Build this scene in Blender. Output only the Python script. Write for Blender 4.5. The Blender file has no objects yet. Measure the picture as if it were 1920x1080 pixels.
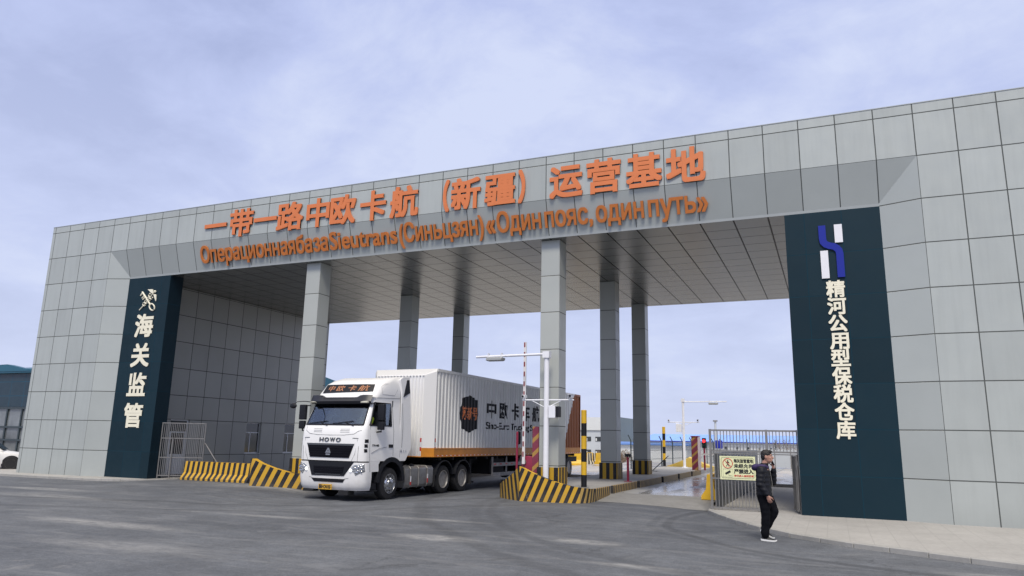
import bpy, bmesh, math, random
from mathutils import Vector, Matrix, noise as mnoise
from mathutils.geometry import delaunay_2d_cdt
random.seed(7)
C = bpy.context.scene.collection
scene = bpy.context.scene
PI = math.pi

# ------------------------------------------------------------------ camera
CAM = Vector((31.008, -20.2041, 1.7335))
YAW, PITCH, ROLL, FPX = -0.413152, 0.206972, 0.0201327, 1354.3476
def cam_setup():
    ca, sa = math.cos(YAW), math.sin(YAW); cb, sb = math.cos(PITCH), math.sin(PITCH)
    f = Vector((sa*cb, ca*cb, sb)); r = Vector((ca, -sa, 0)); u = r.cross(f)
    cc, sc = math.cos(ROLL), math.sin(ROLL)
    r2 = cc*r + sc*u; u2 = -sc*r + cc*u
    m = Matrix((r2, u2, -f)).transposed().to_4x4(); m.translation = CAM
    cd = bpy.data.cameras.new('camera'); o = bpy.data.objects.new('camera', cd); C.objects.link(o)
    o.matrix_world = m; cd.sensor_width = 36; cd.lens = FPX/1920*36; cd.clip_start = .1; cd.clip_end = 5000
    scene.camera = o
cam_setup()

# ------------------------------------------------------------------ light
SUN_EL, SUN_AZ = math.radians(54), math.radians(162)      # azimuth clockwise from +y
def light_setup():
    w = bpy.data.worlds.new('World'); scene.world = w; w.use_nodes = True
    nt = w.node_tree; N = nt.nodes; L = nt.links
    bg = N['Background']; bg.inputs['Strength'].default_value = .1
    sky = N.new('ShaderNodeTexSky'); sky.sky_type = 'NISHITA'; sky.sun_disc = False
    sky.sun_elevation = SUN_EL; sky.sun_rotation = SUN_AZ; sky.air_density = 1; sky.dust_density = 2
    tc = N.new('ShaderNodeTexCoord')
    sep = N.new('ShaderNodeSeparateXYZ'); L.new(tc.outputs['Generated'], sep.inputs[0])
    def math_(op, a, b=None):
        n = N.new('ShaderNodeMath'); n.operation = op
        for i, v in enumerate((a, b)):
            if v is None: continue
            if isinstance(v, (int, float)): n.inputs[i].default_value = v
            else: L.new(v, n.inputs[i])
        return n.outputs[0]
    zz = math_('ADD', math_('MAXIMUM', sep.outputs[2], 0.0), .22)
    comb = N.new('ShaderNodeCombineXYZ')
    L.new(math_('DIVIDE', sep.outputs[0], zz), comb.inputs[0]); L.new(math_('DIVIDE', sep.outputs[1], zz), comb.inputs[1])
    comb.inputs[2].default_value = 4.3
    def nz(scale, det, rough, dist):
        n = N.new('ShaderNodeTexNoise'); n.inputs['Scale'].default_value = scale; n.inputs['Detail'].default_value = det
        n.inputs['Roughness'].default_value = rough; n.inputs['Distortion'].default_value = dist
        L.new(comb.outputs[0], n.inputs['Vector']); return n.outputs[0]
    cl = math_('ADD', math_('MULTIPLY', nz(1.15, 9, .58, .6), .65), math_('MULTIPLY', nz(4.2, 7, .6, .4), .35))
    ramp = N.new('ShaderNodeValToRGB'); L.new(cl, ramp.inputs[0])
    el = ramp.color_ramp.elements
    el[0].position = .38; el[0].color = (3.9, 4.5, 7.0, 1)
    el[1].position = .62; el[1].color = (6.2, 6.8, 8.9, 1)
    e = el.new(.5); e.color = (4.85, 5.5, 8.2, 1)
    hz = N.new('ShaderNodeMapRange'); hz.inputs['From Min'].default_value = .0; hz.inputs['From Max'].default_value = .5
    hz.inputs['To Min'].default_value = .8; hz.inputs['To Max'].default_value = .0
    L.new(sep.outputs[2], hz.inputs['Value'])
    mx = N.new('ShaderNodeMixRGB'); L.new(hz.outputs[0], mx.inputs[0]); L.new(ramp.outputs[0], mx.inputs[1])
    mx.inputs[2].default_value = (6.1, 6.65, 8.6, 1)
    # bright neutral white added to the sky overhead, out of view, for soft top light
    zen = N.new('ShaderNodeMapRange'); zen.interpolation_type = 'SMOOTHSTEP'
    for i, v in enumerate((.56, .92, 0.0, 1.0)): zen.inputs[i+1].default_value = v
    L.new(sep.outputs[2], zen.inputs['Value'])
    mz = N.new('ShaderNodeMixRGB'); L.new(zen.outputs[0], mz.inputs[0]); L.new(mx.outputs[0], mz.inputs[1]); mz.inputs[2].default_value = (12.5, 11.9, 10.8, 1)
    mix = N.new('ShaderNodeMixRGB'); mix.inputs[0].default_value = .93
    L.new(sky.outputs[0], mix.inputs[1]); L.new(mz.outputs[0], mix.inputs[2])
    L.new(mix.outputs[0], bg.inputs['Color'])
    s = bpy.data.lights.new('sun', 'SUN'); s.energy = 2.5; s.angle = math.radians(16); s.color = (1, .925, .81)
    so = bpy.data.objects.new('sun', s); C.objects.link(so)
    d = Vector((math.sin(SUN_AZ)*math.cos(SUN_EL), math.cos(SUN_AZ)*math.cos(SUN_EL), math.sin(SUN_EL)))
    so.rotation_euler = d.to_track_quat('Z', 'Y').to_euler(); so.location = (20, -40, 40)
light_setup()
scene.view_settings.view_transform = 'Standard'; scene.view_settings.look = 'None'
scene.view_settings.exposure = 0.16; scene.view_settings.gamma = 1

# ------------------------------------------------------------------ material helpers
class NT:
    def __init__(s, name):
        s.m = bpy.data.materials.new(name); s.m.use_nodes = True; s.nt = s.m.node_tree
        s.b = s.nt.nodes['Principled BSDF']
    def n(s, t, **kw):
        x = s.nt.nodes.new(t)
        for k, v in kw.items(): setattr(x, k, v)
        return x
    def put(s, sock, v):
        if isinstance(v, bpy.types.NodeSocket): s.nt.links.new(v, sock)
        elif isinstance(v, (tuple, list)) and sock.type == 'RGBA' and len(v) == 3: sock.default_value = (*v, 1)
        else: sock.default_value = v
    def math(s, op, a, b=None, c=None):
        x = s.n('ShaderNodeMath', operation=op)
        for i, v in enumerate((a, b, c)):
            if v is not None: s.put(x.inputs[i], v)
        return x.outputs[0]
    def pos(s, kind='Object'):
        return s.n('ShaderNodeTexCoord').outputs[kind]
    def xyz(s, v):
        x = s.n('ShaderNodeSeparateXYZ'); s.put(x.inputs[0], v); return x.outputs
    def comb(s, a, b, c=0.0):
        x = s.n('ShaderNodeCombineXYZ'); s.put(x.inputs[0], a); s.put(x.inputs[1], b); s.put(x.inputs[2], c); return x.outputs[0]
    def noise(s, vec, scale, detail=4, rough=.55, dist=0):
        x = s.n('ShaderNodeTexNoise'); s.put(x.inputs['Vector'], vec); x.inputs['Scale'].default_value = scale
        x.inputs['Detail'].default_value = detail; x.inputs['Roughness'].default_value = rough; x.inputs['Distortion'].default_value = dist
        return x.outputs[0]
    def ramp(s, f, a, b, lo=0.0, hi=1.0):
        x = s.n('ShaderNodeMapRange'); s.put(x.inputs[0], f)
        for i, v in enumerate((a, b, lo, hi)): s.put(x.inputs[i+1], v)
        return x.outputs[0]
    def mix(s, f, a, b, t='MIX'):
        x = s.n('ShaderNodeMixRGB', blend_type=t); s.put(x.inputs[0], f); s.put(x.inputs[1], a); s.put(x.inputs[2], b); return x.outputs[0]
    def mul(s, col, f):
        x = s.n('ShaderNodeVectorMath', operation='SCALE'); 
        if isinstance(col, (tuple, list)): x.inputs[0].default_value = col[:3]
        else: s.put(x.inputs[0], col)
        s.put(x.inputs['Scale'], f); return x.outputs[0]
    def bump(s, h, strength=.3, dist=.01):
        x = s.n('ShaderNodeBump'); x.inputs['Strength'].default_value = strength; x.inputs['Distance'].default_value = dist
        s.put(x.inputs['Height'], h); s.nt.links.new(x.outputs[0], s.b.inputs['Normal'])
    def out(s, col=None, rough=None, metal=None, spec=None):
        if col is not None: s.put(s.b.inputs['Base Color'], col)
        if rough is not None: s.put(s.b.inputs['Roughness'], rough)
        if metal is not None: s.put(s.b.inputs['Metallic'], metal)
        if spec is not None: s.put(s.b.inputs['Specular IOR Level'], spec)
        return s.m

def mat(name, col, rough=.5, metal=0, var=.1, scale=2.5, spec=.5, bump=0, bscale=60):
    t = NT(name); p = t.pos()
    n = t.noise(p, scale, 5, .6)
    c = t.mul(col, t.ramp(n, .3, .7, 1-var, 1+var))
    if bump: t.bump(t.noise(p, bscale, 3), bump, .01)
    return t.out(c, rough, metal, spec)

def panel_mat(name, col, U, V, pu, pv, ou, ov, gap=.028, rough=.38, var=.035, metal=.08, joint=.25, low=None, dirt=0, gapv=None, spec=.5, wobble=.42, blotch=1):
    """sheet cladding: joints on a grid, a slightly different tone and tilt for each sheet"""
    t = NT(name); p = t.xyz(t.pos())
    u, v = p['XYZ'.index(U)], p['XYZ'.index(V)]
    def cell(c, o, per): return t.math('DIVIDE', t.math('SUBTRACT', c, o), per)
    def line(cc, per, g):
        fr = t.math('FRACT', cc)
        d = t.math('MINIMUM', fr, t.math('SUBTRACT', 1.0, fr))
        return t.math('LESS_THAN', t.math('MULTIPLY', d, per), g/2)
    cu, cv = cell(u, ou, pu), cell(v, ov, pv)
    lu, lv = line(cu, pu, gap), line(cv, pv, gap if gapv is None else gapv)
    if low:                                    # a lower zone with its own rows
        zl, o2, p2 = low
        cv2 = cell(v, o2, p2); lv2 = line(cv2, p2, gap); sel = t.math('LESS_THAN', v, zl)
        lv = t.math('ADD', t.math('MULTIPLY', lv2, sel), t.math('MULTIPLY', lv, t.math('SUBTRACT', 1.0, sel)))
    j = t.math('MAXIMUM', lu, lv)
    wn = t.n('ShaderNodeTexWhiteNoise', noise_dimensions='2D')
    t.put(wn.inputs['Vector'], t.comb(t.math('FLOOR', cu), t.math('FLOOR', cv)))
    tone = t.ramp(wn.outputs['Value'], 0, 1, 1-var*1.5, 1+var*1.5)
    nz = t.noise(t.pos(), .7, 4, .6); tone = t.math('MULTIPLY', tone, t.ramp(nz, .3, .7, 1-.035*blotch, 1+.035*blotch))
    if dirt:
        streak = t.noise(t.comb(t.math('MULTIPLY', u, 5.0), t.math('MULTIPLY', v, .35)), 1.0, 4, .6)
        tone = t.math('MULTIPLY', tone, t.ramp(streak, .45, .8, 1.0, 1-dirt))
        foot = t.ramp(v, 0.0, .55, 1-dirt*1.3, 1.0); tone = t.math('MULTIPLY', tone, foot)
    c = t.mul(col, tone)
    c = t.mix(j, c, tuple(x*joint for x in col))
    wob = t.noise(t.comb(t.math('ADD', cu, t.math('MULTIPLY', t.math('FLOOR', cu), 7.3)), t.math('ADD', cv, t.math('MULTIPLY', t.math('FLOOR', cv), 3.7))), 1.1, 1, .4)
    h = t.math('ADD', t.math('MULTIPLY', wob, 2.2), t.math('MULTIPLY', j, -1.2))
    t.bump(h, wobble, .012)
    rough = t.math('MULTIPLY', t.ramp(t.noise(t.pos(), 2.3, 5, .65), .3, .7, 1-.18*blotch, 1+.25*blotch), rough)
    return t.out(c, rough, t.ramp(j, 0, 1, metal, 0), t.ramp(j, 0, 1, spec, .02))

def stripe_mat(name, per, slant=0.0, ca=(.62, .36, .025), cb=(.012, .012, .016), duty=.5, wear=.5, rough=.55):
    t = NT(name); uv = t.n('ShaderNodeUVMap').outputs[0]; p = t.xyz(uv)
    f = t.math('FRACT', t.math('DIVIDE', t.math('SUBTRACT', p[0], t.math('MULTIPLY', p[1], slant)), per))
    m = t.math('LESS_THAN', f, duty)
    c = t.mix(m, cb, ca)
    n = t.noise(t.pos(), 4, 6, .7); c = t.mix(t.ramp(n, .45, .8, 0, .35*wear), c, (.20, .18, .15))
    ch = t.noise(t.pos(), 11, 6, .75); c = t.mix(t.ramp(ch, .62, .65, 0, wear), c, (.26, .25, .235))
    splash = t.math('MULTIPLY', t.ramp(p[1], .0, .38, 1.0, 0.0), t.ramp(t.noise(t.pos(), 3.2, 6, .7), .3, .65)); c = t.mix(t.math('MULTIPLY', splash, .55*wear+.1), c, (.15, .14, .125))
    rub = t.noise(t.comb(t.math('MULTIPLY', p[0], 1.2), t.math('MULTIPLY', p[1], 14.0)), 1.6, 4, .7); c = t.mix(t.ramp(rub, .62, .68, 0, wear*.7), c, (.035, .034, .034))
    t.bump(n, .2, .01)
    return t.out(c, rough, 0, .4)

def glass_mat(name, tint=(.30, .36, .40), refl=.10, alpha=.35):
    t = NT(name); nt = t.nt; nt.nodes.remove(t.b)
    tr = t.n('ShaderNodeBsdfTransparent'); tr.inputs[0].default_value = (*tint, 1)
    gl = t.n('ShaderNodeBsdfGlossy'); gl.inputs['Roughness'].default_value = .03; gl.inputs[0].default_value = (.9, .95, 1, 1)
    fr = t.n('ShaderNodeLayerWeight'); fr.inputs[0].default_value = .35
    f = t.math('ADD', t.math('MULTIPLY', fr.outputs['Fresnel'], .8), refl)
    mx = t.n('ShaderNodeMixShader'); t.put(mx.inputs[0], f); nt.links.new(tr.outputs[0], mx.inputs[1]); nt.links.new(gl.outputs[0], mx.inputs[2])
    nt.links.new(mx.outputs[0], nt.nodes['Material Output'].inputs[0]); return t.m

def emit_mat(name, col, strength):
    t = NT(name); t.out(tuple(c*.5 for c in col), .4)
    t.b.inputs['Emission Color'].default_value = (*col, 1); t.b.inputs['Emission Strength'].default_value = strength; return t.m

M = {}
XP, ZP, Z0 = .93, 1.1608, 10.283          # cladding pitch and the datum of its rows
GREY = (.405, .435, .422)
M['front'] = panel_mat('front sheet', GREY, 'X', 'Z', XP, ZP, 0, Z0, dirt=.09)
M['slope'] = panel_mat('sloped sheet', GREY, 'X', 'Y', XP, 50, 0, 25)
M['splay'] = panel_mat('splay sheet', GREY, 'Y', 'Z', 50, ZP, 25, Z0)
M['side'] = panel_mat('side sheet', GREY, 'Y', 'Z', XP, ZP, 0, Z0)
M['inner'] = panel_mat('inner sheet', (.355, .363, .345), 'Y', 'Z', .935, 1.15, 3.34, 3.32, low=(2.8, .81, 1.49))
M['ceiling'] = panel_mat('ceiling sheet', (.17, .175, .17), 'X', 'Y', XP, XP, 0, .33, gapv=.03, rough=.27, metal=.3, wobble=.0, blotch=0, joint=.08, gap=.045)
M['pillarmat'] = panel_mat('pillar sheet', (.41, .43, .405), 'X', 'Z', 50, ZP, 25, Z0, gap=.024)
M['blue'] = panel_mat('dark blue sheet', (.005, .022, .034), 'X', 'Z', XP, ZP, 0, Z0, gap=.013, joint=2.0, rough=.5, metal=0, var=.08, spec=.22)
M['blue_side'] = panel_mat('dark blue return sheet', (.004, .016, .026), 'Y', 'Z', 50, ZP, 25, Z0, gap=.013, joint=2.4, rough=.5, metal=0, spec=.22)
M['orange'] = mat('orange letter paint', (.66, .19, .06), .5, 0, .04)
M['orange_dk'] = mat('orange letter paint low', (.60, .185, .038), .5, 0, .05)
M['cream'] = mat('cream letter', (.84, .80, .64), .45, 0, .05)
M['logo_blue'] = mat('blue enamel', (.003, .014, .28), .35, 0, .03)
M['logo_white'] = mat('white enamel', (.78, .78, .82), .4, 0, .03)
M['steel'] = mat('bare steel', (.27, .262, .25), .45, .6, .12, 5)
M['steel_dk'] = mat('weathered steel', (.30, .29, .27), .5, .6, .15, 6)
M['white_metal'] = mat('white pole paint', (.80, .81, .85), .4, 0, .06, 3)
M['white_frame'] = mat('white frame', (.7, .72, .74), .4, 0, .04)
M['black'] = mat('black plastic', (.011, .012, .016), .5, 0, .15, spec=.28)
M['black_rub'] = mat('rubber', (.016, .016, .018), .8, 0, .25, 12, bump=.2)
M['dark'] = mat('dark undercarriage', (.012, .012, .014), .7, .1, .3, 5)
M['inside'] = mat('cab trim', (.03, .032, .036), .8, 0, .1)
def truck_paint():
    t = NT('truck white'); p = t.pos(); z = t.xyz(p)[2]
    n = t.noise(p, 2.2, 7, .7); f = t.noise(p, 14, 6, .75)
    low = t.ramp(z, .2, 1.5, 1.0, 0.0)
    d = t.math('ADD', t.math('MULTIPLY', low, t.ramp(n, .35, .7, .08, .5)), t.math('MULTIPLY', t.ramp(f, .6, .8), .12))
    c = t.mix(d, (.83, .83, .825), (.38, .35, .31))
    sc = t.noise(t.comb(t.math('MULTIPLY', t.xyz(p)[0], 3.0), t.xyz(p)[1], t.math('MULTIPLY', z, 22.0)), 2.0, 3, .8)
    c = t.mix(t.math('MULTIPLY', t.ramp(sc, .70, .74, 0, .5), t.ramp(z, .3, .6, 1, 0)), c, (.2, .19, .18))
    t.bump(t.noise(p, 1.4, 2), .12, .02)
    return t.out(c, t.ramp(d, 0, .5, .27, .6), 0, .5)
M['truck_white'] = truck_paint()
M['chrome'] = mat('chrome', (.55, .56, .58), .22, .95, .15, 20)
M['alu'] = mat('tank aluminium', (.30, .295, .29), .42, .75, .22, 4)
M['rim_dk'] = mat('dusty rim', (.30, .29, .28), .5, .4, .25, 10)
M['glass'] = glass_mat('cab glass', (.5, .56, .6), .08)
M['win'] = mat('window glass', (.03, .036, .042), .08, 0, .2, 1, spec=.8)
M['red_paint'] = mat('dark red paint', (.26, .02, .055), .45, 0, .12)
M['red'] = mat('red reflective', (.55, .03, .03), .4, 0, .1)
M['yellow'] = mat('yellow plastic', (.66, .40, .02), .5, 0, .12)
M['sign_face'] = mat('pale yellow sign face', (.74, .76, .46), .4, 0, .02)
M['sign_ink'] = mat('black sign ink', (.02, .022, .02), .5, 0, .05)
M['sign_red'] = mat('red sign ink', (.55, .06, .045), .5, 0, .05)
M['skin'] = mat('skin', (.42, .23, .17), .5, 0, .08, 12)
M['hair'] = mat('black hair', (.012, .010, .010), .6, 0, .3, 60, bump=.6, bscale=120)
M['jacket'] = mat('black padded jacket', (.006, .007, .012), .6, 0, .25, 8, spec=.3, bump=.4, bscale=14)
M['trousers'] = mat('black trousers', (.003, .0035, .006), .85, 0, .2, 10, spec=.15, bump=.3, bscale=10)
M['hood'] = mat('navy purple hood', (.035, .022, .085), .8, 0, .2, 12)
M['shoe'] = mat('black shoe', (.012, .013, .014), .6, 0, .2, 20)
M['sole'] = mat('white sole', (.8, .8, .78), .5, 0, .05)
M['hivis'] = mat('high visibility vest', (.45, .62, .02), .6, 0, .1)
M['trousers_stripe'] = M['trousers']

# ------------------------------------------------------------------ mesh helpers
def tag(o, label=None, cat=None, group=None, kind=None):
    if label: o['label'] = label
    if cat: o['category'] = cat
    if group: o['group'] = group
    if kind: o['kind'] = kind
    return o
def thing(name, label, cat, loc=(0, 0, 0), rz=0, group=None):
    o = bpy.data.objects.new(name, None); C.objects.link(o); o.location = loc; o.rotation_euler = (0, 0, rz)
    o.empty_display_size = .3
    return tag(o, label, cat, group)
def dup(root, loc, rz=None, label=None):
    r = root.copy(); C.objects.link(r); r.location = loc
    if rz is not None: r.rotation_euler = (0, 0, rz)
    if label: r['label'] = label
    for ch in list(root.children):
        c = ch.copy(); C.objects.link(c); c.parent = r
        for g in list(ch.children):
            d = g.copy(); C.objects.link(d); d.parent = c
    return r

class MB:
    def __init__(s): s.bm = bmesh.new(); s.mats = []; s.uv = s.bm.loops.layers.uv.new('UVMap'); s.cur = 0
    def use(s, m):
        if m not in s.mats: s.mats.append(m)
        s.cur = s.mats.index(m); return s
    def face(s, pts, uvs=None):
        vs = [s.bm.verts.new(p) for p in pts]
        try: f = s.bm.faces.new(vs)
        except ValueError: return None
        f.material_index = s.cur
        if uvs:
            for l, q in zip(f.loops, uvs): l[s.uv].uv = q
        return f
    def box(s, x0, x1, y0, y1, z0, z1, T=None, uv=None):
        P = [Vector((x, y, z)) for x in (x0, x1) for y in (y0, y1) for z in (z0, z1)]
        if T: P = [T @ p for p in P]
        V = [s.bm.verts.new(p) for p in P]
        for q in ((0, 1, 3, 2), (4, 6, 7, 5), (0, 4, 5, 1), (2, 3, 7, 6), (0, 2, 6, 4), (1, 5, 7, 3)):
            f = s.bm.faces.new([V[i] for i in q]); f.material_index = s.cur
            for l in f.loops:
                co = l.vert.co; nx = abs(f.normal.x) if f.normal.length else 0
            f.normal_update()
            for l in f.loops:
                co = l.vert.co
                l[s.uv].uv = (co.y if abs(f.normal.x) > .7 else co.x, co.z)
        return V
    def prism(s, poly, axis, a, b):
        """poly: 2d points in the plane without axis, extruded a..b along axis"""
        def P(q, t):
            return {'x': (t, q[0], q[1]), 'y': (q[0], t, q[1]), 'z': (q[0], q[1], t)}[axis]
        A = [s.bm.verts.new(P(q, a)) for q in poly]; B = [s.bm.verts.new(P(q, b)) for q in poly]
        n = len(poly); fs = [s.bm.faces.new(A[::-1]), s.bm.faces.new(B)]
        for i in range(n): fs.append(s.bm.faces.new([A[i], A[(i+1) % n], B[(i+1) % n], B[i]]))
        for f in fs: f.material_index = s.cur
        return fs
    def tube(s, pts, r, seg=10, cap=True, rads=None):
        pts = [Vector(p) for p in pts]; rings = []
        n = len(pts)
        for i, p in enumerate(pts):
            d = (pts[min(i+1, n-1)] - pts[max(i-1, 0)]).normalized()
            a = Vector((0, 0, 1)) if abs(d.z) < .9 else Vector((1, 0, 0))
            u = d.cross(a).normalized(); v = d.cross(u)
            rr = rads[i] if rads else r
            rings.append([s.bm.verts.new(p + rr*(math.cos(2*PI*k/seg)*u + math.sin(2*PI*k/seg)*v)) for k in range(seg)])
        for A, B in zip(rings, rings[1:]):
            for k in range(seg):
                f = s.bm.faces.new([A[k], A[(k+1) % seg], B[(k+1) % seg], B[k]]); f.material_index = s.cur
        if cap:
            for R in (rings[0][::-1], rings[-1]):
                f = s.bm.faces.new(R); f.material_index = s.cur
    def lathe(s, prof, c, axis='z', seg=24, cap=True):
        """prof: (radius, height)"""
        c = Vector(c); rings = []
        for r, h in prof:
            ring = []
            for k in range(seg):
                a = 2*PI*k/seg; u, v = r*math.cos(a), r*math.sin(a)
                p = {'z': (u, v, h), 'x': (h, u, v), 'y': (u, h, v)}[axis]
                ring.append(s.bm.verts.new(c + Vector(p)))
            rings.append(ring)
        for A, B in zip(rings, rings[1:]):
            for k in range(seg):
                f = s.bm.faces.new([A[k], A[(k+1) % seg], B[(k+1) % seg], B[k]]); f.material_index = s.cur
        for R in ((rings[0][::-1], rings[-1]) if cap else ()):
            f = s.bm.faces.new(R); f.material_index = s.cur
    def ball(s, c, r, sx=1, sy=1, sz=1, sub=2, T=None):
        m = Matrix.Translation(c) @ (T or Matrix()) @ Matrix.Diagonal((r*sx, r*sy, r*sz, 1))
        d = bmesh.ops.create_icosphere(s.bm, subdivisions=sub, radius=1, matrix=m)
        for v in d['verts']:
            for f in v.link_faces: f.material_index = s.cur
    def grid(s, fn, nu, nv, close_u=False):
        V = [[s.bm.verts.new(fn(i/nu, j/nv)) for i in range(nu+1)] for j in range(nv+1)]
        for j in range(nv):
            for i in range(nu):
                f = s.bm.faces.new([V[j][i], V[j][i+1], V[j+1][i+1], V[j+1][i]]); f.material_index = s.cur
        return V
    def loft(s, rings, cap=True, closed=True):
        R = [[s.bm.verts.new(p) for p in r] for r in rings]; n = len(R[0])
        for A, B in zip(R, R[1:]):
            for k in range(n if closed else n-1):
                f = s.bm.faces.new([A[k], A[(k+1) % n], B[(k+1) % n], B[k]]); f.material_index = s.cur
        if cap:
            for q in (R[0][::-1], R[-1]):
                f = s.bm.faces.new(q); f.material_index = s.cur
        return R
    def bevel(s, w, seg=2, ang=30):
        s.bm.normal_update()
        es = [e for e in s.bm.edges if len(e.link_faces) == 2 and e.calc_face_angle(0) > math.radians(ang)]
        bmesh.ops.bevel(s.bm, geom=es, offset=w, segments=seg, affect='EDGES', clamp_overlap=True, profile=.6)
        return s
    def build(s, name, m=None, parent=None, smooth=35, fix=True):
        me = bpy.data.meshes.new(name)
        if fix: bmesh.ops.recalc_face_normals(s.bm, faces=s.bm.faces[:])
        s.bm.to_mesh(me); s.bm.free()
        for x in ([m] if m else s.mats): me.materials.append(M[x] if isinstance(x, str) else x)
        if smooth and len(me.polygons):
            me.polygons.foreach_set('use_smooth', [True]*len(me.polygons)); me.set_sharp_from_angle(angle=math.radians(smooth))
        o = bpy.data.objects.new(name, me); C.objects.link(o)
        if parent: o.parent = parent
        return o

def structure(o): o['kind'] = 'structure'; return o

def evaluated(ob):
    dg = bpy.context.evaluated_depsgraph_get(); return bpy.data.meshes.new_from_object(ob.evaluated_get(dg))
_gl = {}
def glyph(s):
    """outline loops of the text and a fill made by keeping the triangles inside the strokes"""
    if s in _gl: return _gl[s]
    c = bpy.data.curves.new('glyph', 'FONT'); c.body = s; c.size = 1; c.resolution_u = 4; c.fill_mode = 'NONE'
    o = bpy.data.objects.new('glyph', c); C.objects.link(o); bpy.context.view_layer.update()
    me = evaluated(o); bpy.data.objects.remove(o); bpy.data.curves.remove(c)
    co = [v.co.to_2d() for v in me.vertices]; nxt = {}
    for e in me.edges:
        i, j = sorted(e.vertices)
        if j == i+1: nxt[i] = j
    bpy.data.meshes.remove(me)
    loops, cur = [], []
    for i in range(len(co)):
        cur.append(i)
        if i not in nxt: loops.append(cur); cur = []
    pts, dirs = [], []
    for lp in loops:
        q = [co[i] for i in lp]
        q = [p for k, p in enumerate(q) if (p-q[k-1]).length > 1e-5]
        if len(q) < 3: continue
        n0 = len(pts); pts += q; dirs += [(n0+k, n0+(k+1) % len(q)) for k in range(len(q))]
    V, E_, F, *_ = delaunay_2d_cdt(pts, dirs, [], 0, 1e-6)
    def wind(p):
        w = 0
        for i, j in dirs:
            A, B = pts[i], pts[j]
            if (A.y <= p.y) != (B.y <= p.y):
                x = A.x + (p.y-A.y)/(B.y-A.y)*(B.x-A.x)
                if x > p.x: w += 1 if B.y > A.y else -1
        return w
    F = [f for f in F if wind(sum((V[i] for i in f), Vector((0, 0)))/len(f)) != 0]
    _gl[s] = ([v.copy() for v in V], [tuple(f) for f in F], pts, dirs); return _gl[s]
def lettering(name, s, fn, mat_, parent, x0=None, x1=None, size=1.0, depth=.05, bold=.03, base=0.0, tracking=None, cut=None, copies=8):
    """fn(u, v, d) places the glyphs; u runs x0..x1 by the measured ink, v = base + size*glyph height, d = depth towards the viewer.
    Heavier strokes come from shifted copies of each glyph, each a hair deeper than the last."""
    V, F, P, D = glyph(s)
    a = min(v.x for v in V); b = max(v.x for v in V)
    if x1 is None: x1 = x0 + (b-a)*size
    bm = bmesh.new()
    shifts = [(0, 0)] + [(bold*a_, bold*b_) for a_, b_ in ((-1, -1), (1, 1), (-1, 1), (1, -1), (0, 1), (0, -1), (1, 0), (-1, 0))[:copies]] if bold else [(0, 0)]
    kx = (x1-x0-2*bold*size)/max(b-a, 1e-6)
    cuts = []
    for k, (dx, dy) in enumerate(shifts):
        at = lambda v, d: bm.verts.new((x0 + bold*size + (v.x-a)*kx + dx*size, base + (v.y+dy)*size, d))
        top_ = depth*(1 - .012*k); vs = [at(v, top_) for v in V]
        for f in F:
            try: bm.faces.new([vs[i] for i in f])
            except ValueError: pass
        A = [at(p, top_) for p in P]; B = [at(p, 0) for p in P]
        for i, j in D: bm.faces.new([A[i], A[j], B[j], B[i]])
    if cut:
        for c in cut:
            bmesh.ops.bisect_plane(bm, geom=bm.verts[:]+bm.edges[:]+bm.faces[:], plane_co=(c, 0, 0), plane_no=(1, 0, 0))
    for v in bm.verts: v.co = fn(v.co.x, v.co.y, v.co.z)
    bmesh.ops.recalc_face_normals(bm, faces=bm.faces[:])
    me = bpy.data.meshes.new(name); bm.to_mesh(me); bm.free(); me.materials.append(M[mat_])
    o = bpy.data.objects.new(name, me); C.objects.link(o)
    if parent: o.parent = parent
    return o
def remeshed(mb, name, m, parent, voxel, smooth_it=2, disp=None):
    o = mb.build('tmp', m, None, smooth=0, fix=True)
    md = o.modifiers.new('r', 'REMESH'); md.mode = 'VOXEL'; md.voxel_size = voxel
    sm = o.modifiers.new('s', 'SMOOTH'); sm.iterations = smooth_it; sm.factor = .5
    bpy.context.view_layer.update()
    me = evaluated(o); old = o.data; bpy.data.objects.remove(o); bpy.data.meshes.remove(old)
    if disp:
        for v in me.vertices: v.co += v.normal*disp(v.co)
    me.name = name
    if not me.materials: me.materials.append(M[m])
    me.polygons.foreach_set('use_smooth', [True]*len(me.polygons))
    r = bpy.data.objects.new(name, me); C.objects.link(r)
    if parent: r.parent = parent
    return r
def ss(a, b, x):
    t = max(0, min(1, (x-a)/(b-a))); return t*t*(3-2*t)
def lerp(a, b, t): return a + (b-a)*t
def interp(tab, z):
    if z <= tab[0][0]: return tab[0][1:]
    for A, B in zip(tab, tab[1:]):
        if z <= B[0]:
            t = (z-A[0])/(B[0]-A[0]); return tuple(lerp(p, q, t) for p, q in zip(A[1:], B[1:]))
    return tab[-1][1:]

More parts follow.
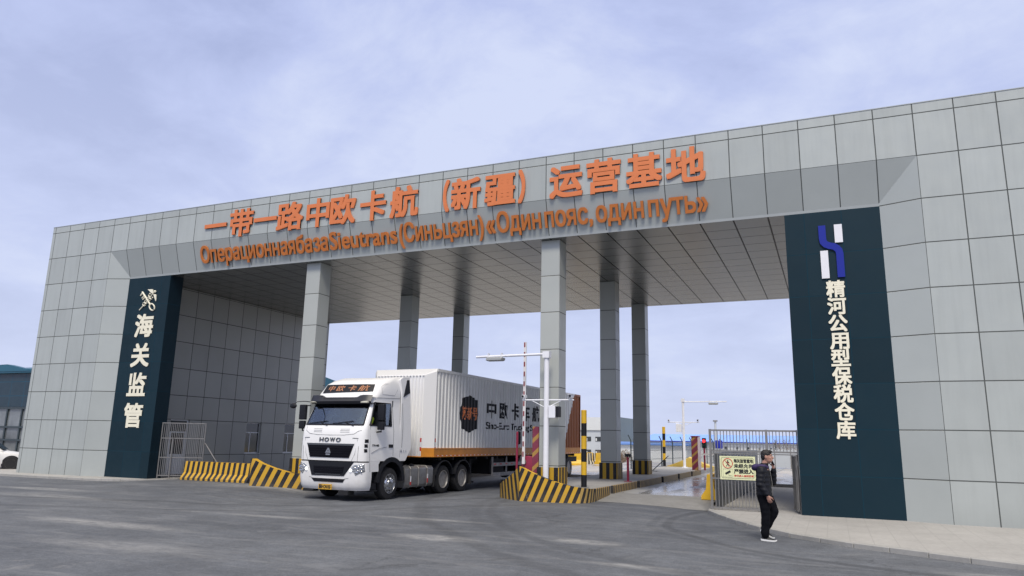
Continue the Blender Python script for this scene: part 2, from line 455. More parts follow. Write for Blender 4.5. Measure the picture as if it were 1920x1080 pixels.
# ------------------------------------------------------------------ ground
def gz(x, y):
    bx = max(ss(6.3, 8.3, x)*(1-ss(14.4, 16, x)), ss(18.6, 21, x)*(1-ss(25.4, 27.7, x)))
    return -.08 + .09*bx*ss(-6, -.8, y) - .07*ss(13.8, 15.4, x)*(1-ss(18.9, 20.4, x))*ss(-8, -3.5, y) + .012*mnoise.noise((x*.25, y*.25, 1.3))
def asphalt_mat():
    t = NT('worn asphalt'); p = t.pos(); q = t.xyz(p)
    fine = t.noise(p, 28, 6, .75); mid = t.noise(p, 1.1, 7, .65); big = t.noise(p, .16, 4, .6, .5)
    st = t.noise(t.comb(t.math('MULTIPLY', q[0], .22), t.math('MULTIPLY', q[1], 1.0)), 1.9, 9, .74, .7)
    st2 = t.noise(t.comb(t.math('MULTIPLY', q[0], .5), t.math('MULTIPLY', q[1], .12), 3.0), 2.2, 6, .65, .8)
    c = t.mix(t.ramp(big, .35, .65), (.080, .087, .102), (.112, .120, .135))
    c = t.mul(c, t.ramp(fine, .25, .75, .66, 1.36)); c = t.mul(c, t.ramp(t.noise(p, 9, 8, .82), .3, .7, .78, 1.24))
    c = t.mul(c, t.ramp(mid, .3, .7, .80, 1.18))
    grit = t.noise(p, 95, 3, .8); c = t.mul(c, t.ramp(grit, .3, .7, .72, 1.3))
    c = t.mix(t.ramp(t.noise(p, 55, 2, .9), .66, .74, 0, .5), c, (.27, .265, .26))
    c = t.mix(t.ramp(st, .50, .70, 0, .55), c, (.205, .209, .218))
    st3 = t.noise(t.comb(t.math('ADD', t.math('MULTIPLY', q[0], .16), t.math('MULTIPLY', q[1], .1)), t.math('SUBTRACT', t.math('MULTIPLY', q[1], 2.2), t.math('MULTIPLY', q[0], .25)), 9.0), 1.6, 8, .72, .7)
    c = t.mix(t.ramp(st3, .56, .76, 0, .42), c, (.25, .25, .25))
    vo = t.n('ShaderNodeTexVoronoi', feature='DISTANCE_TO_EDGE'); vo.inputs['Scale'].default_value = .32
    wv = t.n('ShaderNodeVectorMath', operation='ADD'); t.put(wv.inputs[0], p); t.put(wv.inputs[1], t.comb(t.math('MULTIPLY', t.noise(p, 2.5, 6, .7), .9), t.math('MULTIPLY', t.noise(t.comb(q[1], q[0], 2.0), 2.5, 6, .7), .9)))
    t.put(vo.inputs['Vector'], wv.outputs[0])
    crack = t.math('MULTIPLY', t.ramp(vo.outputs['Distance'], .004, .012, 1, 0), t.ramp(t.noise(p, .35, 3), .56, .66)); c = t.mix(t.math('MULTIPLY', crack, .45), c, (.03, .031, .034))
    c = t.mix(t.ramp(st2, .52, .70, 0, .25), c, (.06, .063, .07))
    dust = t.noise(p, .55, 8, .74, .8); c = t.mix(t.ramp(dust, .60, .72, 0, .45), c, (.26, .258, .255))
    # dusty patches and a muddy spill, each where it lies
    for (px, py, rx, ry, a) in ((24.1, -7.85, 1.0, .42, .6), (26.75, -6.9, .8, .35, .62), (13.2, -.2, 2.6, .9, .55), (20.2, -11.4, 2.2, .5, .3), (27, -12.4, 2, .4, .4), (17.5, -9.5, 2.4, .4, .45), (30.5, -9.4, 1.1, .22, .6), (28.2, -9.0, .9, .2, .5), (8, -4.5, 2.5, .4, .45), (22.5, -5.2, 1.6, .2, .5), (19.0, -6.6, 1.5, .25, .4), (33.5, -7.2, 1.2, .3, .6), (11, -6, 3, .5, .3)):
        d = t.math('SQRT', t.math('ADD', t.math('POWER', t.math('DIVIDE', t.math('SUBTRACT', q[0], px), rx), 2.0), t.math('POWER', t.math('DIVIDE', t.math('SUBTRACT', q[1], py), ry), 2.0)))
        f = t.math('MULTIPLY', t.ramp(d, 1.15, .35), t.ramp(t.noise(t.comb(t.math('MULTIPLY', q[0], .45), q[1]), 4.5, 8, .8), .36, .58))
        c = t.mix(t.math('MULTIPLY', f, a), c, (.40, .395, .385))
    for (cx, cy, r, w, a) in ((33.2, -1.6, 5.9, .16, .5), (33.2, -1.6, 6.25, .14, .25), (34.5, 2, 12.5, .2, .3), (34.5, 2, 12.95, .2, .2), (6, 14, 21, .22, .4), (6, 14, 23, .25, .35), (40, 8, 22, .25, .35)):
        d = t.math('SQRT', t.math('ADD', t.math('POWER', t.math('SUBTRACT', q[0], cx), 2.0), t.math('POWER', t.math('SUBTRACT', q[1], cy), 2.0)))
        d = t.math('ADD', d, t.math('MULTIPLY', t.noise(p, .4, 2), .5))
        e = t.math('ABSOLUTE', t.math('SUBTRACT', d, r+.25))
        c = t.mix(t.math('MULTIPLY', t.ramp(e, w, w*.4), t.math('MULTIPLY', a, t.ramp(mid, .25, .6, .3, 1))), c, (.035, .036, .04))
    t.bump(t.math('ADD', fine, t.math('MULTIPLY', mid, 1.5)), .35, .012)
    return t.out(c, t.ramp(mid, .3, .7, .68, .85), 0, .35)
M['asphalt'] = asphalt_mat()
def concrete_mat(name, col, tile=None, wet=0, wlo=.5):
    t = NT(name); p = t.pos(); q = t.xyz(p)
    a = t.noise(p, .55, 6, .65, .4); b = t.noise(p, 9, 6, .7)
    s = t.noise(t.comb(t.math('MULTIPLY', q[0], .4), q[1]), 1.8, 6, .7, .5)
    c = t.mul(col, t.math('MULTIPLY', t.ramp(a, .3, .7, .84, 1.12), t.ramp(b, .25, .75, .88, 1.12)))
    c = t.mix(t.ramp(s, .5, .75, 0, .35), c, tuple(x*.62 for x in col))
    r = .8
    if tile:
        lines = None
        for ax, per, off in ((0, tile[0], 0), (1, tile[1], 0)):
            fr = t.math('FRACT', t.math('DIVIDE', q[ax], per)); d = t.math('MULTIPLY', t.math('MINIMUM', fr, t.math('SUBTRACT', 1.0, fr)), per)
            l = t.ramp(d, .004, .012, 1, 0); lines = l if lines is None else t.math('MAXIMUM', lines, l)
        c = t.mix(t.math('MULTIPLY', lines, t.ramp(a, .35, .65, .08, .4)), c, tuple(x*.45 for x in col))
    if wet:
        w = t.ramp(t.noise(t.comb(t.math('MULTIPLY', q[0], .8), t.math('MULTIPLY', q[1], .22)), 1.1, 5, .6, .6), wlo, wlo+.12)
        c = t.mix(t.math('MULTIPLY', w, .3), c, (.12, .122, .126)); r = t.ramp(w, 0, 1, .7, .17)
    t.bump(b, .25, .006)
    return t.out(c, r, 0, .5)
M['pavement'] = concrete_mat('pavement slabs', (.37, .358, .34), (.4, .2))
M['kerbstone'] = concrete_mat('kerb stone', (.33, .325, .31))
M['island_top'] = concrete_mat('island concrete', (.36, .35, .335))
M['lane'] = concrete_mat('wet lane concrete', (.36, .36, .355), None, 1, .38)
M['apron'] = concrete_mat('apron concrete', (.26, .257, .25))
M['yard'] = concrete_mat('yard ground', (.40, .38, .36), None, 1, .44)

def build_ground():
    xs = [-500, -250, -120, -60, -30] + [i*.75 for i in range(-24, 61)] + [60, 90, 150, 300, 500]
    ys = [-90, -60, -40, -30] + [-24+i*.6 for i in range(0, 48)] + [6, 9, 12, 15, 16]
    mb = MB()
    V = [[mb.bm.verts.new((x, y, gz(x, y))) for x in xs] for y in ys]
    for j in range(len(ys)-1):
        for i in range(len(xs)-1): mb.bm.faces.new([V[j][i], V[j][i+1], V[j+1][i+1], V[j+1][i]])
    structure(mb.build('road', 'asphalt', smooth=80))
    t = NT('dry steppe'); p = t.pos(); a = t.noise(p, .05, 6, .65); b = t.noise(p, .9, 6, .7)
    c = t.mix(t.ramp(a, .35, .65), (.40, .375, .34), (.50, .485, .46)); c = t.mul(c, t.ramp(b, .3, .7, .75, 1.2))
    M['steppe'] = t.out(c, .95, 0, .2)
    mb = MB(); ys = [15.9, 30, 45, 60, 75, 100, 160, 300, 700, 2500, 4500]; xs = [-4500, -2000, -800, -300, -100, -40, 0, 20, 40, 80, 200, 600, 1500, 4500]
    fz = lambda y: -.09 - 1.7*ss(40, 85, y)
    V = [[mb.bm.verts.new((x, y, fz(y))) for x in xs] for y in ys]
    for j in range(len(ys)-1):
        for i in range(len(xs)-1): mb.bm.faces.new([V[j][i], V[j][i+1], V[j+1][i+1], V[j+1][i]])
    structure(mb.build('terrain', 'steppe', smooth=80))
    # right lane: concrete apron that ramps up onto the slab between the islands
    mb = MB()
    mb.use('apron'); R = []
    for y, z in ((.95, None), (1.6, .06), (2.5, .115), (3.2, .135)):
        R.append([(x, y, (gz(x, y)+.006 if z is None else z)) for x in (24.44, 25.3, 26.3, 27.2, 27.78)])
    mb.loft(R, cap=False, closed=False)
    mb.use('lane'); mb.face([(24.44, 3.2, .135), (27.85, 3.2, .135), (27.85, 45, .135), (24.44, 45, .135)])
    structure(mb.build('lane', smooth=60))
    mb = MB(); mb.box(27.86, 60, 13.2, 45, -.2, .13); structure(mb.build('yard', 'yard', smooth=0))
    mb = MB(); mb.box(14.2, 24.4, 16.2, 45, -.2, .05); structure(mb.build('yard_behind', 'yard', smooth=0))
    # pavements
    kerb = [(27.78, 3.2), (27.74, 1.42), (27.86, .25), (28.24, -.71), (28.85, -2.05), (29.45, -3.13), (30.1, -3.99), (31.24, -4.97), (32.94, -5.91), (35, -6.9), (40, -8.6), (52, -11)]
    inner = [(x+.16, y+.06) if i < 4 else (x+.09, y+.14) for i, (x, y) in enumerate(kerb)]
    mb = MB(); mb.prism(inner + [(52, 13.2), (27.94, 13.2)], 'z', -.2, 0)
    structure(mb.build('pavement', 'pavement', smooth=0))
    mb = MB()
    for (a, b, c, d) in zip(kerb, kerb[1:], inner, inner[1:]):
        # single stones with open joints
        n = max(1, round((Vector(b)-Vector(a)).length/.75))
        for i in range(n):
            t0, t1 = (i+.006)/n, (i+1-.006)/n
            q = [Vector(a).lerp(Vector(b), t0), Vector(a).lerp(Vector(b), t1), Vector(c).lerp(Vector(d), t1), Vector(c).lerp(Vector(d), t0)]
            dz = random.uniform(-.006, .006); mb.prism([(v.x, v.y) for v in q], 'z', -.2, .012+dz)
    structure(mb.bevel(.012, 1).build('kerb', 'kerbstone', smooth=30))
    kl = [(-60, -1.0), (0, -1.0), (2.6, -1.08), (5.1, -.92), (6.6, -.5), (7.25, .1), (7.7, .95)]
    mb = MB(); mb.prism([(x, y+.14) for x, y in kl] + [(7.7, 2.0), (-.1, 2.0), (-.1, 16.3), (-60, 16.3)], 'z', -.2, 0); structure(mb.build('pavement_beyond', 'pavement', smooth=0))
    mb = MB()
    for a, b in zip(kl, kl[1:]):
        n = max(1, round((Vector(b)-Vector(a)).length/.8))
        for i in range(n):
            p = Vector(a).lerp(Vector(b), (i+.006)/n); q = Vector(a).lerp(Vector(b), (i+1-.006)/n); dz = random.uniform(-.005, .005)
            mb.prism([(p.x, p.y), (q.x, q.y), (q.x, q.y+.137), (p.x, p.y+.137)], 'z', -.2, .01+dz)
    structure(mb.bevel(.012, 1).build('kerb_beyond', 'kerbstone', smooth=30))
    # islands the pillars stand on
    mb = MB(); mb.prism([(21.8, .8), (22.6, .0), (24.2, .2), (24.46, .8), (24.46, 24), (21.8, 24)], 'z', -.15, .36)
    structure(mb.build('island', 'island_top', smooth=0))
    mb = MB(); mb.prism([(12.6, .0), (14.4, .3), (14.9, .9), (14.9, 15), (12.6, 15)], 'z', -.15, .36)
    structure(mb.build('island_beyond', 'island_top', smooth=0))
build_ground()

# ------------------------------------------------------------------ the gate building
ZT, ZF, ZC = 10.56, Z0-ZP, Z0-2*ZP       # top, bottom of the upright fascia, ceiling
YB = 12.75
gate = thing('gate_building', 'wide grey panelled entrance gate spanning the lanes with orange lettering', 'gate', (0, 0, 0))
def gate_shell():
    XL, XR = -.18, 37.4; A, B = 3.72, 33.48; a, b = 4.65, 32.55; d = .33
    mb = MB(); mb.use('front')
    mb.face([(XL, 0, -.1), (A, 0, -.1), (A, 0, ZF), (A, 0, ZT), (XL, 0, ZT)])
    mb.face([(B, 0, -.1), (XR, 0, -.1), (XR, 0, ZT), (B, 0, ZT), (B, 0, ZF)])
    mb.face([(A, 0, ZF), (B, 0, ZF), (B, 0, ZT), (A, 0, ZT)])
    mb.face([(XL, YB, -.1), (a, YB, -.1), (a, YB, ZT), (XL, YB, ZT)]); mb.face([(a, YB, ZC), (b, YB, ZC), (b, YB, ZT), (a, YB, ZT)]); mb.face([(b, YB, -.1), (XR, YB, -.1), (XR, YB, ZT), (b, YB, ZT)])
    mb.use('side')
    mb.face([(XL, 0, -.1), (XL, YB, -.1), (XL, YB, ZT), (XL, 0, ZT)]); mb.face([(XR, 0, -.1), (XR, YB, -.1), (XR, YB, ZT), (XR, 0, ZT)])
    mb.build('front_cladding', None, gate, smooth=0)
    mb = MB(); mb.use('slope'); mb.face([(A, 0, ZF), (B, 0, ZF), (b, d, ZC+.075), (a, d, ZC+.075)])
    mb.use('white_edge'); mb.face([(a, d, ZC+.075), (b, d, ZC+.075), (b, d+.006, ZC), (a, d+.006, ZC)])
    mb.build('sloped_fascia', None, gate, smooth=0)
    mb = MB(); mb.use('splay')
    mb.face([(A, 0, -.1), (a, d, -.1), (a, d, ZC+.075), (A, 0, ZF)]); mb.build('splay_panel', None, gate, smooth=0)
    mb = MB(); mb.use('splay'); mb.face([(B, 0, -.1), (b, d, -.1), (b, d, ZC+.075), (B, 0, ZF)]); mb.build('splay_panel', None, gate, smooth=0)
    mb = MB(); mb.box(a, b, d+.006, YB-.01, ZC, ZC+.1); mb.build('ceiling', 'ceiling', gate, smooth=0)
    mb = MB(); mb.box(XL+.02, XR-.02, .02, YB-.02, ZT-.25, ZT-.06); mb.build('roof', 'steel_dk', gate, smooth=0)
    mb = MB(); mb.use('white_edge')
    for (x0, x1, y0, y1) in ((XL-.01, XR+.01, -.012, .16), (XL-.01, XR+.01, YB-.16, YB+.012), (XL-.01, XL+.16, .16, YB-.16), (XR-.16, XR+.01, .16, YB-.16)): mb.box(x0, x1, y0, y1, ZT-.002, ZT+.02)
    mb.build('coping', 'white_edge', gate, smooth=0)
    # dark blue piers
    mb = MB(); mb.use('blue'); mb.face([(a, d+.004, -.1), (6.98, d+.004, -.1), (6.98, d+.004, ZC-.002), (a, d+.004, ZC-.002)])
    mb.use('blue_side'); mb.face([(6.98, d+.004, -.1), (6.98, .97, -.1), (6.98, .97, ZC-.002), (6.98, d+.004, ZC-.002)]); mb.face([(6.98, .97, -.1), (a, .97, -.1), (a, .97, ZC-.002), (6.98, .97, ZC-.002)])
    mb.build('pier', None, gate, smooth=0)
    mb = MB(); mb.use('blue'); mb.face([(30.19, d+.004, -.1), (b, d+.004, -.1), (b, d+.004, ZC-.002), (30.19, d+.004, ZC-.002)])
    mb.use('blue_side'); mb.face([(30.19, d+.004, -.1), (30.19, .97, -.1), (30.19, .97, ZC-.002), (30.19, d+.004, ZC-.002)]); mb.face([(30.19, .97, -.1), (b, .97, -.1), (b, .97, ZC-.002), (30.19, .97, ZC-.002)])
    mb.build('pier', None, gate, smooth=0)
    # inner walls; the left one has a door and windows
    xi = 5.32
    ops = [(2.62, 3.62, 0, 2.31), (7.06, 8.06, .85, 2.31), (9.75, 10.75, .85, 2.31)]
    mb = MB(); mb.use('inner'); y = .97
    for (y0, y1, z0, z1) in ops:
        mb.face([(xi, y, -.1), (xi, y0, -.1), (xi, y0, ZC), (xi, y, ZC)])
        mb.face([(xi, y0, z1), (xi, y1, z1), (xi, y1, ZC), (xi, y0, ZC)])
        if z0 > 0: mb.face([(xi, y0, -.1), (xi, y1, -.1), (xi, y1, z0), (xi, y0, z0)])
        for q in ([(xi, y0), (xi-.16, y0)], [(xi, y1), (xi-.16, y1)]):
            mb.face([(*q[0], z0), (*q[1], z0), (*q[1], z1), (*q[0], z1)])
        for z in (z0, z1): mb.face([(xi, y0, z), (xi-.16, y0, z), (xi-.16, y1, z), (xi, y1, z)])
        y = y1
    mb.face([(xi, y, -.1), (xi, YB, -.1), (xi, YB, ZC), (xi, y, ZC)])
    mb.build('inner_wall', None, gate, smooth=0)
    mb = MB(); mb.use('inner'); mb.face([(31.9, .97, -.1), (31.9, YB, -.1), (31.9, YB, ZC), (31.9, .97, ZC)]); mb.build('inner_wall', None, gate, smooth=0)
    for (y0, y1, z0, z1) in ops[1:]:
        f = MB(); x = xi-.13
        for q in ((y0, y0+.05, z0, z1), (y1-.05, y1, z0, z1), (y0+.05, y1-.05, z0, z0+.05), (y0+.05, y1-.05, z1-.05, z1), (y0+.05, y1-.05, z0+.95, z0+1.0), (y0+.36, y0+.41, z0+.05, z0+.95)): f.box(x-.03, x+.03, *q)
        f.box(xi-.05, xi+.03, y0-.02, y1+.02, z0-.03, z0-.001)
        w = f.build('window', 'white_frame', gate, smooth=0)
        g = MB(); g.box(x-.012, x+.012, y0+.051, y1-.051, z0+.051, z1-.051); g.build('pane', 'win', w, smooth=0)
    f = MB(); x = xi-.1; y0, y1, z0, z1 = ops[0]
    for q in ((y0, y0+.06, z0, z1), (y1-.06, y1, z0, z1), (y0+.06, y1-.06, z1-.06, z1), (y0+.06, y1-.06, 1.74, 1.8), (y0+.06, y0+.14, .02, 1.74), (y1-.14, y1-.06, .02, 1.74), (y0+.14, y1-.14, .02, .85)): f.box(x-.03, x+.03, *q)
    dr = f.build('door', 'white_frame', gate, smooth=0)
    g = MB(); g.box(x-.01, x+.01, y0+.141, y1-.141, .851, 1.739); g.box(x-.01, x+.01, y0+.061, y1-.061, 1.801, z1-.061); g.build('pane', 'win', dr, smooth=0)
    g = MB(); g.tube([(x+.03, y1-.11, 1.02), (x+.08, y1-.11, 1.02), (x+.08, y1-.22, 1.02)], .012, 8); g.build('handle', 'chrome', dr)
M['white_edge'] = mat('pale trim', (.36, .385, .38), .4, .2, .03)
gate_shell()
M['guard'] = stripe_mat('pillar guard bands', .27, 0, ca=(.50, .30, .02), wear=.25)
def pillar(x0, y0, w=.62, dpt=.64):
    mb = MB(); mb.box(x0, x0+w, y0, y0+dpt, .3, ZC+.01); mb.bevel(.012, 1)
    p = mb.build('pillar', 'pillarmat', gate, smooth=30)
    g = MB(); e = .045; xx = x0-e; 
    for (x_0, x_1, y_0, y_1) in ((x0-e, x0+w+e, y0-e, y0+dpt+e),):
        V = g.box(x_0, x_1, y_0, y_1, .3, .95)
    for f in g.bm.faces:
        f.normal_update()
        for l in f.loops:
            co = l.vert.co; l[g.uv].uv = ((co.y-y0+e if abs(f.normal.x) > .7 else co.x-x0+e)+.135, co.z)
    g.build('base_guard', 'guard', p, smooth=0)
for x0 in (13.62, 22.9):
    for y0 in (.556, 7.0, 12.05): pillar(x0, y0)

# lettering on the gate
def on_front(u, v, d): return Vector((u, -.02-d, v))
def on_slope(u, v, d):
    t = v; up = Vector((0, -.33, ZP-.075)).normalized(); n = Vector((0, -(ZP-.075), -.33)).normalized()
    return Vector((u, .33, ZC+.075)) + up*t + n*(d+.03)
top = '一带一路中欧卡航（新疆）运营基地'
ext = [8.96, 10.08, 10.24, 11.4, 11.45, 12.54, 12.54, 13.77, 13.92, 14.95, 14.98, 16.07, 16.27, 17.34, 17.51, 18.63, 19.59, 19.82, 19.89, 20.98, 21.13, 22.22, 22.32, 22.56, 23.39, 24.47, 24.6, 25.68, 25.84, 26.92, 27.04, 28.17]
for i, ch in enumerate(top):
    lettering('sign_character', ch, on_front, 'orange', gate, ext[2*i], ext[2*i+1], size=1.13, depth=.05, bold=.027, base=9.225)
words = ['Операционная', 'база', 'Sieutrans', '(Синьцзян)', '«', 'Один', 'пояс,', 'один', 'путь»']
wx = [8.73, 13.37, 13.42, 14.84, 14.92, 17.74, 17.83, 21.04, 21.13, 21.46, 21.52, 23.05, 23.17, 24.73, 24.84, 26.32, 26.45, 28.18]
for i, s in enumerate(words):
    lettering('sign_word', s, on_slope, 'orange_dk', gate, wx[2*i], wx[2*i+1], size=.89, depth=.045, bold=.017, base=.27)
def on_pier(u, v, d): return Vector((u, .325-d, v))
for ch, z in zip('海关监管', (5.5, 4.31, 3.13, 1.93)):
    lettering('pier_character', ch, on_pier, 'cream', gate, 5.33, 6.35, size=.98, depth=.018, bold=.028, base=z+.075)
for i, ch in enumerate('精河公用型保税仓库'):
    lettering('pier_character', ch, on_pier, 'cream', gate, 31.12, 31.58, size=.475, depth=.015, bold=.028, base=6.03-.44-.4575*i+.035)
def emblem_parts():
    # blue bent band between two white bars on the right pier
    X0, Z1 = 31.03, 7.56
    mb = MB(); y = .325
    mb.prism([(31.42, 7.06), (31.615, 7.06), (31.615, 7.56), (31.42, 7.56)], 'y', y-.03, y); mb.prism([(31.04, 6.10), (31.23, 6.10), (31.23, 6.86), (31.04, 6.86)], 'y', y-.03, y)
    mb.build('emblem_bar', 'logo_white', gate, smooth=0)
    cl = [(31.12, 7.56), (31.12, 7.2), (31.135, 7.1), (31.19, 7.03), (31.28, 6.985), (31.38, 6.96), (31.45, 6.91), (31.50, 6.84), (31.515, 6.75), (31.515, 6.11)]
    L, R = [], []
    for i, p in enumerate(cl):
        a = Vector(cl[max(i-1, 0)]); b = Vector(cl[min(i+1, len(cl)-1)]); dd = (b-a).normalized(); n = Vector((-dd.y, dd.x))*.09
        L.append(tuple(Vector(p)+n)); R.append(tuple(Vector(p)-n))
    mb = MB()
    for i in range(len(cl)-1):
        mb.prism([L[i], L[i+1], R[i+1], R[i]], 'y', y-.034, y)
    bmesh.ops.remove_doubles(mb.bm, verts=mb.bm.verts[:], dist=.0005)
    mb.build('emblem_band', 'logo_blue', gate, smooth=0)
    # crossed key and winged staff on the left pier
    P = lambda x, y: (4.64 + x/1080*2.15 + (y-231)/1080*.265, .318, 7.42 - (y-231)/1080*1.57 - (x-386)/1080*.14)
    mb = MB()
    def rod(pts, r, k=0): mb.tube([Vector(P(*q)) + Vector((0, -k*.004, 0)) for q in pts], r, 6)
    rod([(425, 275), (560, 480), (660, 650)], .036); rod([(430, 300), (375, 380)], .028, 1); rod([(475, 385), (415, 455)], .026, 1); rod([(505, 430), (440, 495)], .028, 1)
    ring = [(705 + 72*math.cos(a)+18*math.sin(a), 705 + 95*math.sin(a)) for a in [2*PI*k/18 for k in range(19)]]; rod(ring, .028, 2)
    rod([(345, 800), (480, 650), (600, 500), (790, 250)], .022, 3)
    for (cx, cy, rr) in ((490, 630, 48), (545, 555, 48), (615, 480, 54)):
        rod([(cx + rr*math.cos(a), cy + rr*math.sin(a)) for a in [2*PI*k/12 for k in range(13)]], .016, 4)
    rod([(640, 430), (615, 360), (650, 315), (670, 340)], .02, 5); rod([(650, 470), (710, 485), (740, 440), (715, 425)], .02, 5)
    mb.ball(P(790, 262), .055)
    for poly in ([(590, 200), (720, 195), (745, 225), (735, 320), (700, 310)], [(750, 345), (800, 335), (830, 360), (828, 500), (812, 540)]):
        mb.prism([(P(*q)[0], P(*q)[2]) for q in poly], 'y', .295, .325)
    mb.build('key_and_staff_emblem', 'cream', gate, smooth=40)
emblem_parts()

# ------------------------------------------------------------------ striped crash walls, kerb blocks, barriers
M['nose_stripe'] = stripe_mat('nose stripes', .235, .44, wear=.45)
M['nose_stripe_back'] = stripe_mat('nose stripes leaning back', .235, -.25, ca=(.42, .25, .03), wear=.5)
M['nose_left'] = stripe_mat('left nose stripes', .36, .53, wear=.6)
M['kerb_stripe'] = stripe_mat('kerb stripes', .21, .35, ca=(.50, .33, .10), cb=(.012, .012, .014), wear=.4)
M['jersey_stripe'] = stripe_mat('jersey stripes', .255, 0, wear=.35)
M['jersey_white'] = stripe_mat('jersey stripes white', .3, 0, ca=(.6, .58, .5), wear=.3)
def wall_run(mb, pts, tops, thick, z0, u0=0.0, mats=None):
    """an upright wall following pts (plan), tops = height at each point; UV u runs along it"""
    n = len(pts); P = [Vector(p) for p in pts]; u = u0; inn = []
    for i in range(n):
        d = (P[min(i+1, n-1)] - P[max(i-1, 0)]).normalized(); inn.append(P[i] + Vector((-d.y, d.x))*thick)
    us = [u0]
    for a, b in zip(P, P[1:]): us.append(us[-1] + (b-a).length)
    for i in range(n-1):
        if mats: mb.use(mats[i])
        a, b, c, d = P[i], P[i+1], inn[i+1], inn[i]
        mb.face([(*a, z0), (*b, z0), (*b, tops[i+1]), (*a, tops[i])], [(us[i], z0), (us[i+1], z0), (us[i+1], tops[i+1]), (us[i], tops[i])])
        mb.face([(*d, z0), (*c, z0), (*c, tops[i+1]), (*d, tops[i])], [(us[i], z0), (us[i+1], z0), (us[i+1], tops[i+1]), (us[i], tops[i])])
        mb.face([(*a, tops[i]), (*b, tops[i+1]), (*c, tops[i+1]), (*d, tops[i])], [(us[i], tops[i])]*4)
    for i in (0, n-1):
        mb.face([(*P[i], z0), (*inn[i], z0), (*inn[i], tops[i]), (*P[i], tops[i])], [(us[i], z0)]*4)
def noses():
    wing = [(21.55, .75), (21.75, .42), (22.05, .12), (22.35, -.12), (22.62, -.3)]
    wt = [.40, .47, .60, .77, .99]
    front = [(22.64, -.305), (22.9, -.30), (23.15, -.28), (23.36, -.25), (23.65, -.2), (23.92, -.14), (24.15, -.07), (24.36, .04), (24.47, .2), (24.535, .45), (24.55, .85)]
    ft = [.985, .865, .77, .69, .595, .525, .475, .44, .42, .40, .375]
    mb = MB(); mb.use('nose_stripe_back'); wall_run(mb, wing, wt, .2, -.1, .1)
    mb.use('nose_stripe'); wall_run(mb, front, ft, .2, -.1, 0, ['nose_stripe']*7+['kerb_stripe']*3)
    o = mb.build('crash_wall', None, None, smooth=25); tag(o, 'peaked yellow and black striped island nose around the foot of the white mast', 'crash wall')
    f2 = [(12.5, -.2), (12.62, -.26), (13.0, -.24), (13.55, -.2), (14.15, -.14), (14.6, -.02), (14.85, .2)]
    t2 = [.93, .92, .77, .62, .50, .45, .42]
    mb = MB(); mb.use('nose_left'); wall_run(mb, f2, t2, .2, -.1, 0)
    o = mb.build('crash_wall', None, None, smooth=25); tag(o, 'striped sloping concrete wall between the jersey barriers and the truck', 'crash wall')
    # kerb blocks down the right side of the island
    for k, (y0, y1) in enumerate(((.9, 2.45), (2.84, 5.97), (6.28, 10.03), (10.42, 13.53), (13.9, 16.92), (17.25, 19.9))):
        mb = MB(); mb.use('kerb_stripe'); mb.box(24.462, 24.56, y0, y1, .02, .372); mb.bevel(.012, 1)
        for f in mb.bm.faces:
            f.normal_update()
            for l in f.loops: l[mb.uv].uv = (l.vert.co.y, l.vert.co.z) if abs(f.normal.y) < .5 else (.16, 0)
        o = mb.build('kerb_block', None, None, smooth=30)
        tag(o, ('short striped kerb block joined to the nose below the near bollard', 'striped kerb block beside the near red reader post', 'striped kerb block after the red reader post', 'striped kerb block halfway down the lane, fourth from the near bollard', 'faded striped kerb block second from the far barrier', 'faded kerb block right under the far red barrier machine')[k], 'kerb', 'striped kerb blocks along the island')
    # jersey barriers
    def jersey(u0, L):
        prof = [(-.29, 0), (-.29, .08), (-.14, .26), (-.085, .68), (.085, .68), (.14, .26), (.29, .08), (.29, 0)]
        mb = MB(); mb.use('jersey_stripe')
        for i in range(len(prof)-1):
            a, b = prof[i], prof[i+1]
            mb.face([(0, *a), (L, *a), (L, *b), (0, *b)], [(u0, a[1]), (u0+L, a[1]), (u0+L, b[1]), (u0, b[1])])
        for x in (0, L): mb.face([(x, *p) for p in prof], [(u0, 0)]*8)
        return mb
    o = jersey(.02, 1.62).build('jersey_barrier', None, None, smooth=25); o.location = (8.28, 1.0, .01); tag(o, 'yellow and black jersey barrier nearest the steel grille', 'barrier', 'jersey barriers left of the truck')
    o = jersey(.14, 1.62).build('jersey_barrier', None, None, smooth=25); o.location = (9.92, 1.0, .01); tag(o, 'yellow and black jersey barrier nearest the sloping striped wall', 'barrier', 'jersey barriers left of the truck')
noses()
def yellow_barrier(loc, rz, label, L=1.2, m='yellow', group=None, h=1.0):
    prof = [(-.26, 0), (-.26, .1), (-.12, .3), (-.08, .72), (.08, .72), (.12, .3), (.26, .1), (.26, 0)]; prof = [(p, q*h) for p, q in prof]
    mb = MB(); mb.use(m)
    for i in range(len(prof)-1):
        a, b = prof[i], prof[i+1]; mb.face([(0, *a), (L, *a), (L, *b), (0, *b)], [(0, a[1]), (L, a[1]), (L, b[1]), (0, b[1])])
    for x in (0, L): mb.face([(x, *p) for p in prof], [(p[0], p[1]) for p in prof])
    o = mb.build('plastic_barrier' if m == 'yellow' else 'jersey_barrier', None, None, smooth=25); o.location = loc; o.rotation_euler = (0, 0, rz); tag(o, label, 'barrier', group)
yellow_barrier((27.62, 2.35, .12), math.radians(94), 'plain yellow barrier at the lane edge beside the sign fence', 1.3)
yellow_barrier((12.2, 34.2, -.09), math.radians(20), 'long yellow barrier standing behind the tail of the trailer', 1.9, h=1.35)
yellow_barrier((14.55, 34.0, -.09), math.radians(75), 'yellow barrier end seen left of the middle striped pillar foot', 1.6, h=1.35)
yellow_barrier((13.75, 34.4, -.09), math.radians(70), 'white and black striped barrier behind the near bollard', 1.6, 'jersey_white', h=1.3)
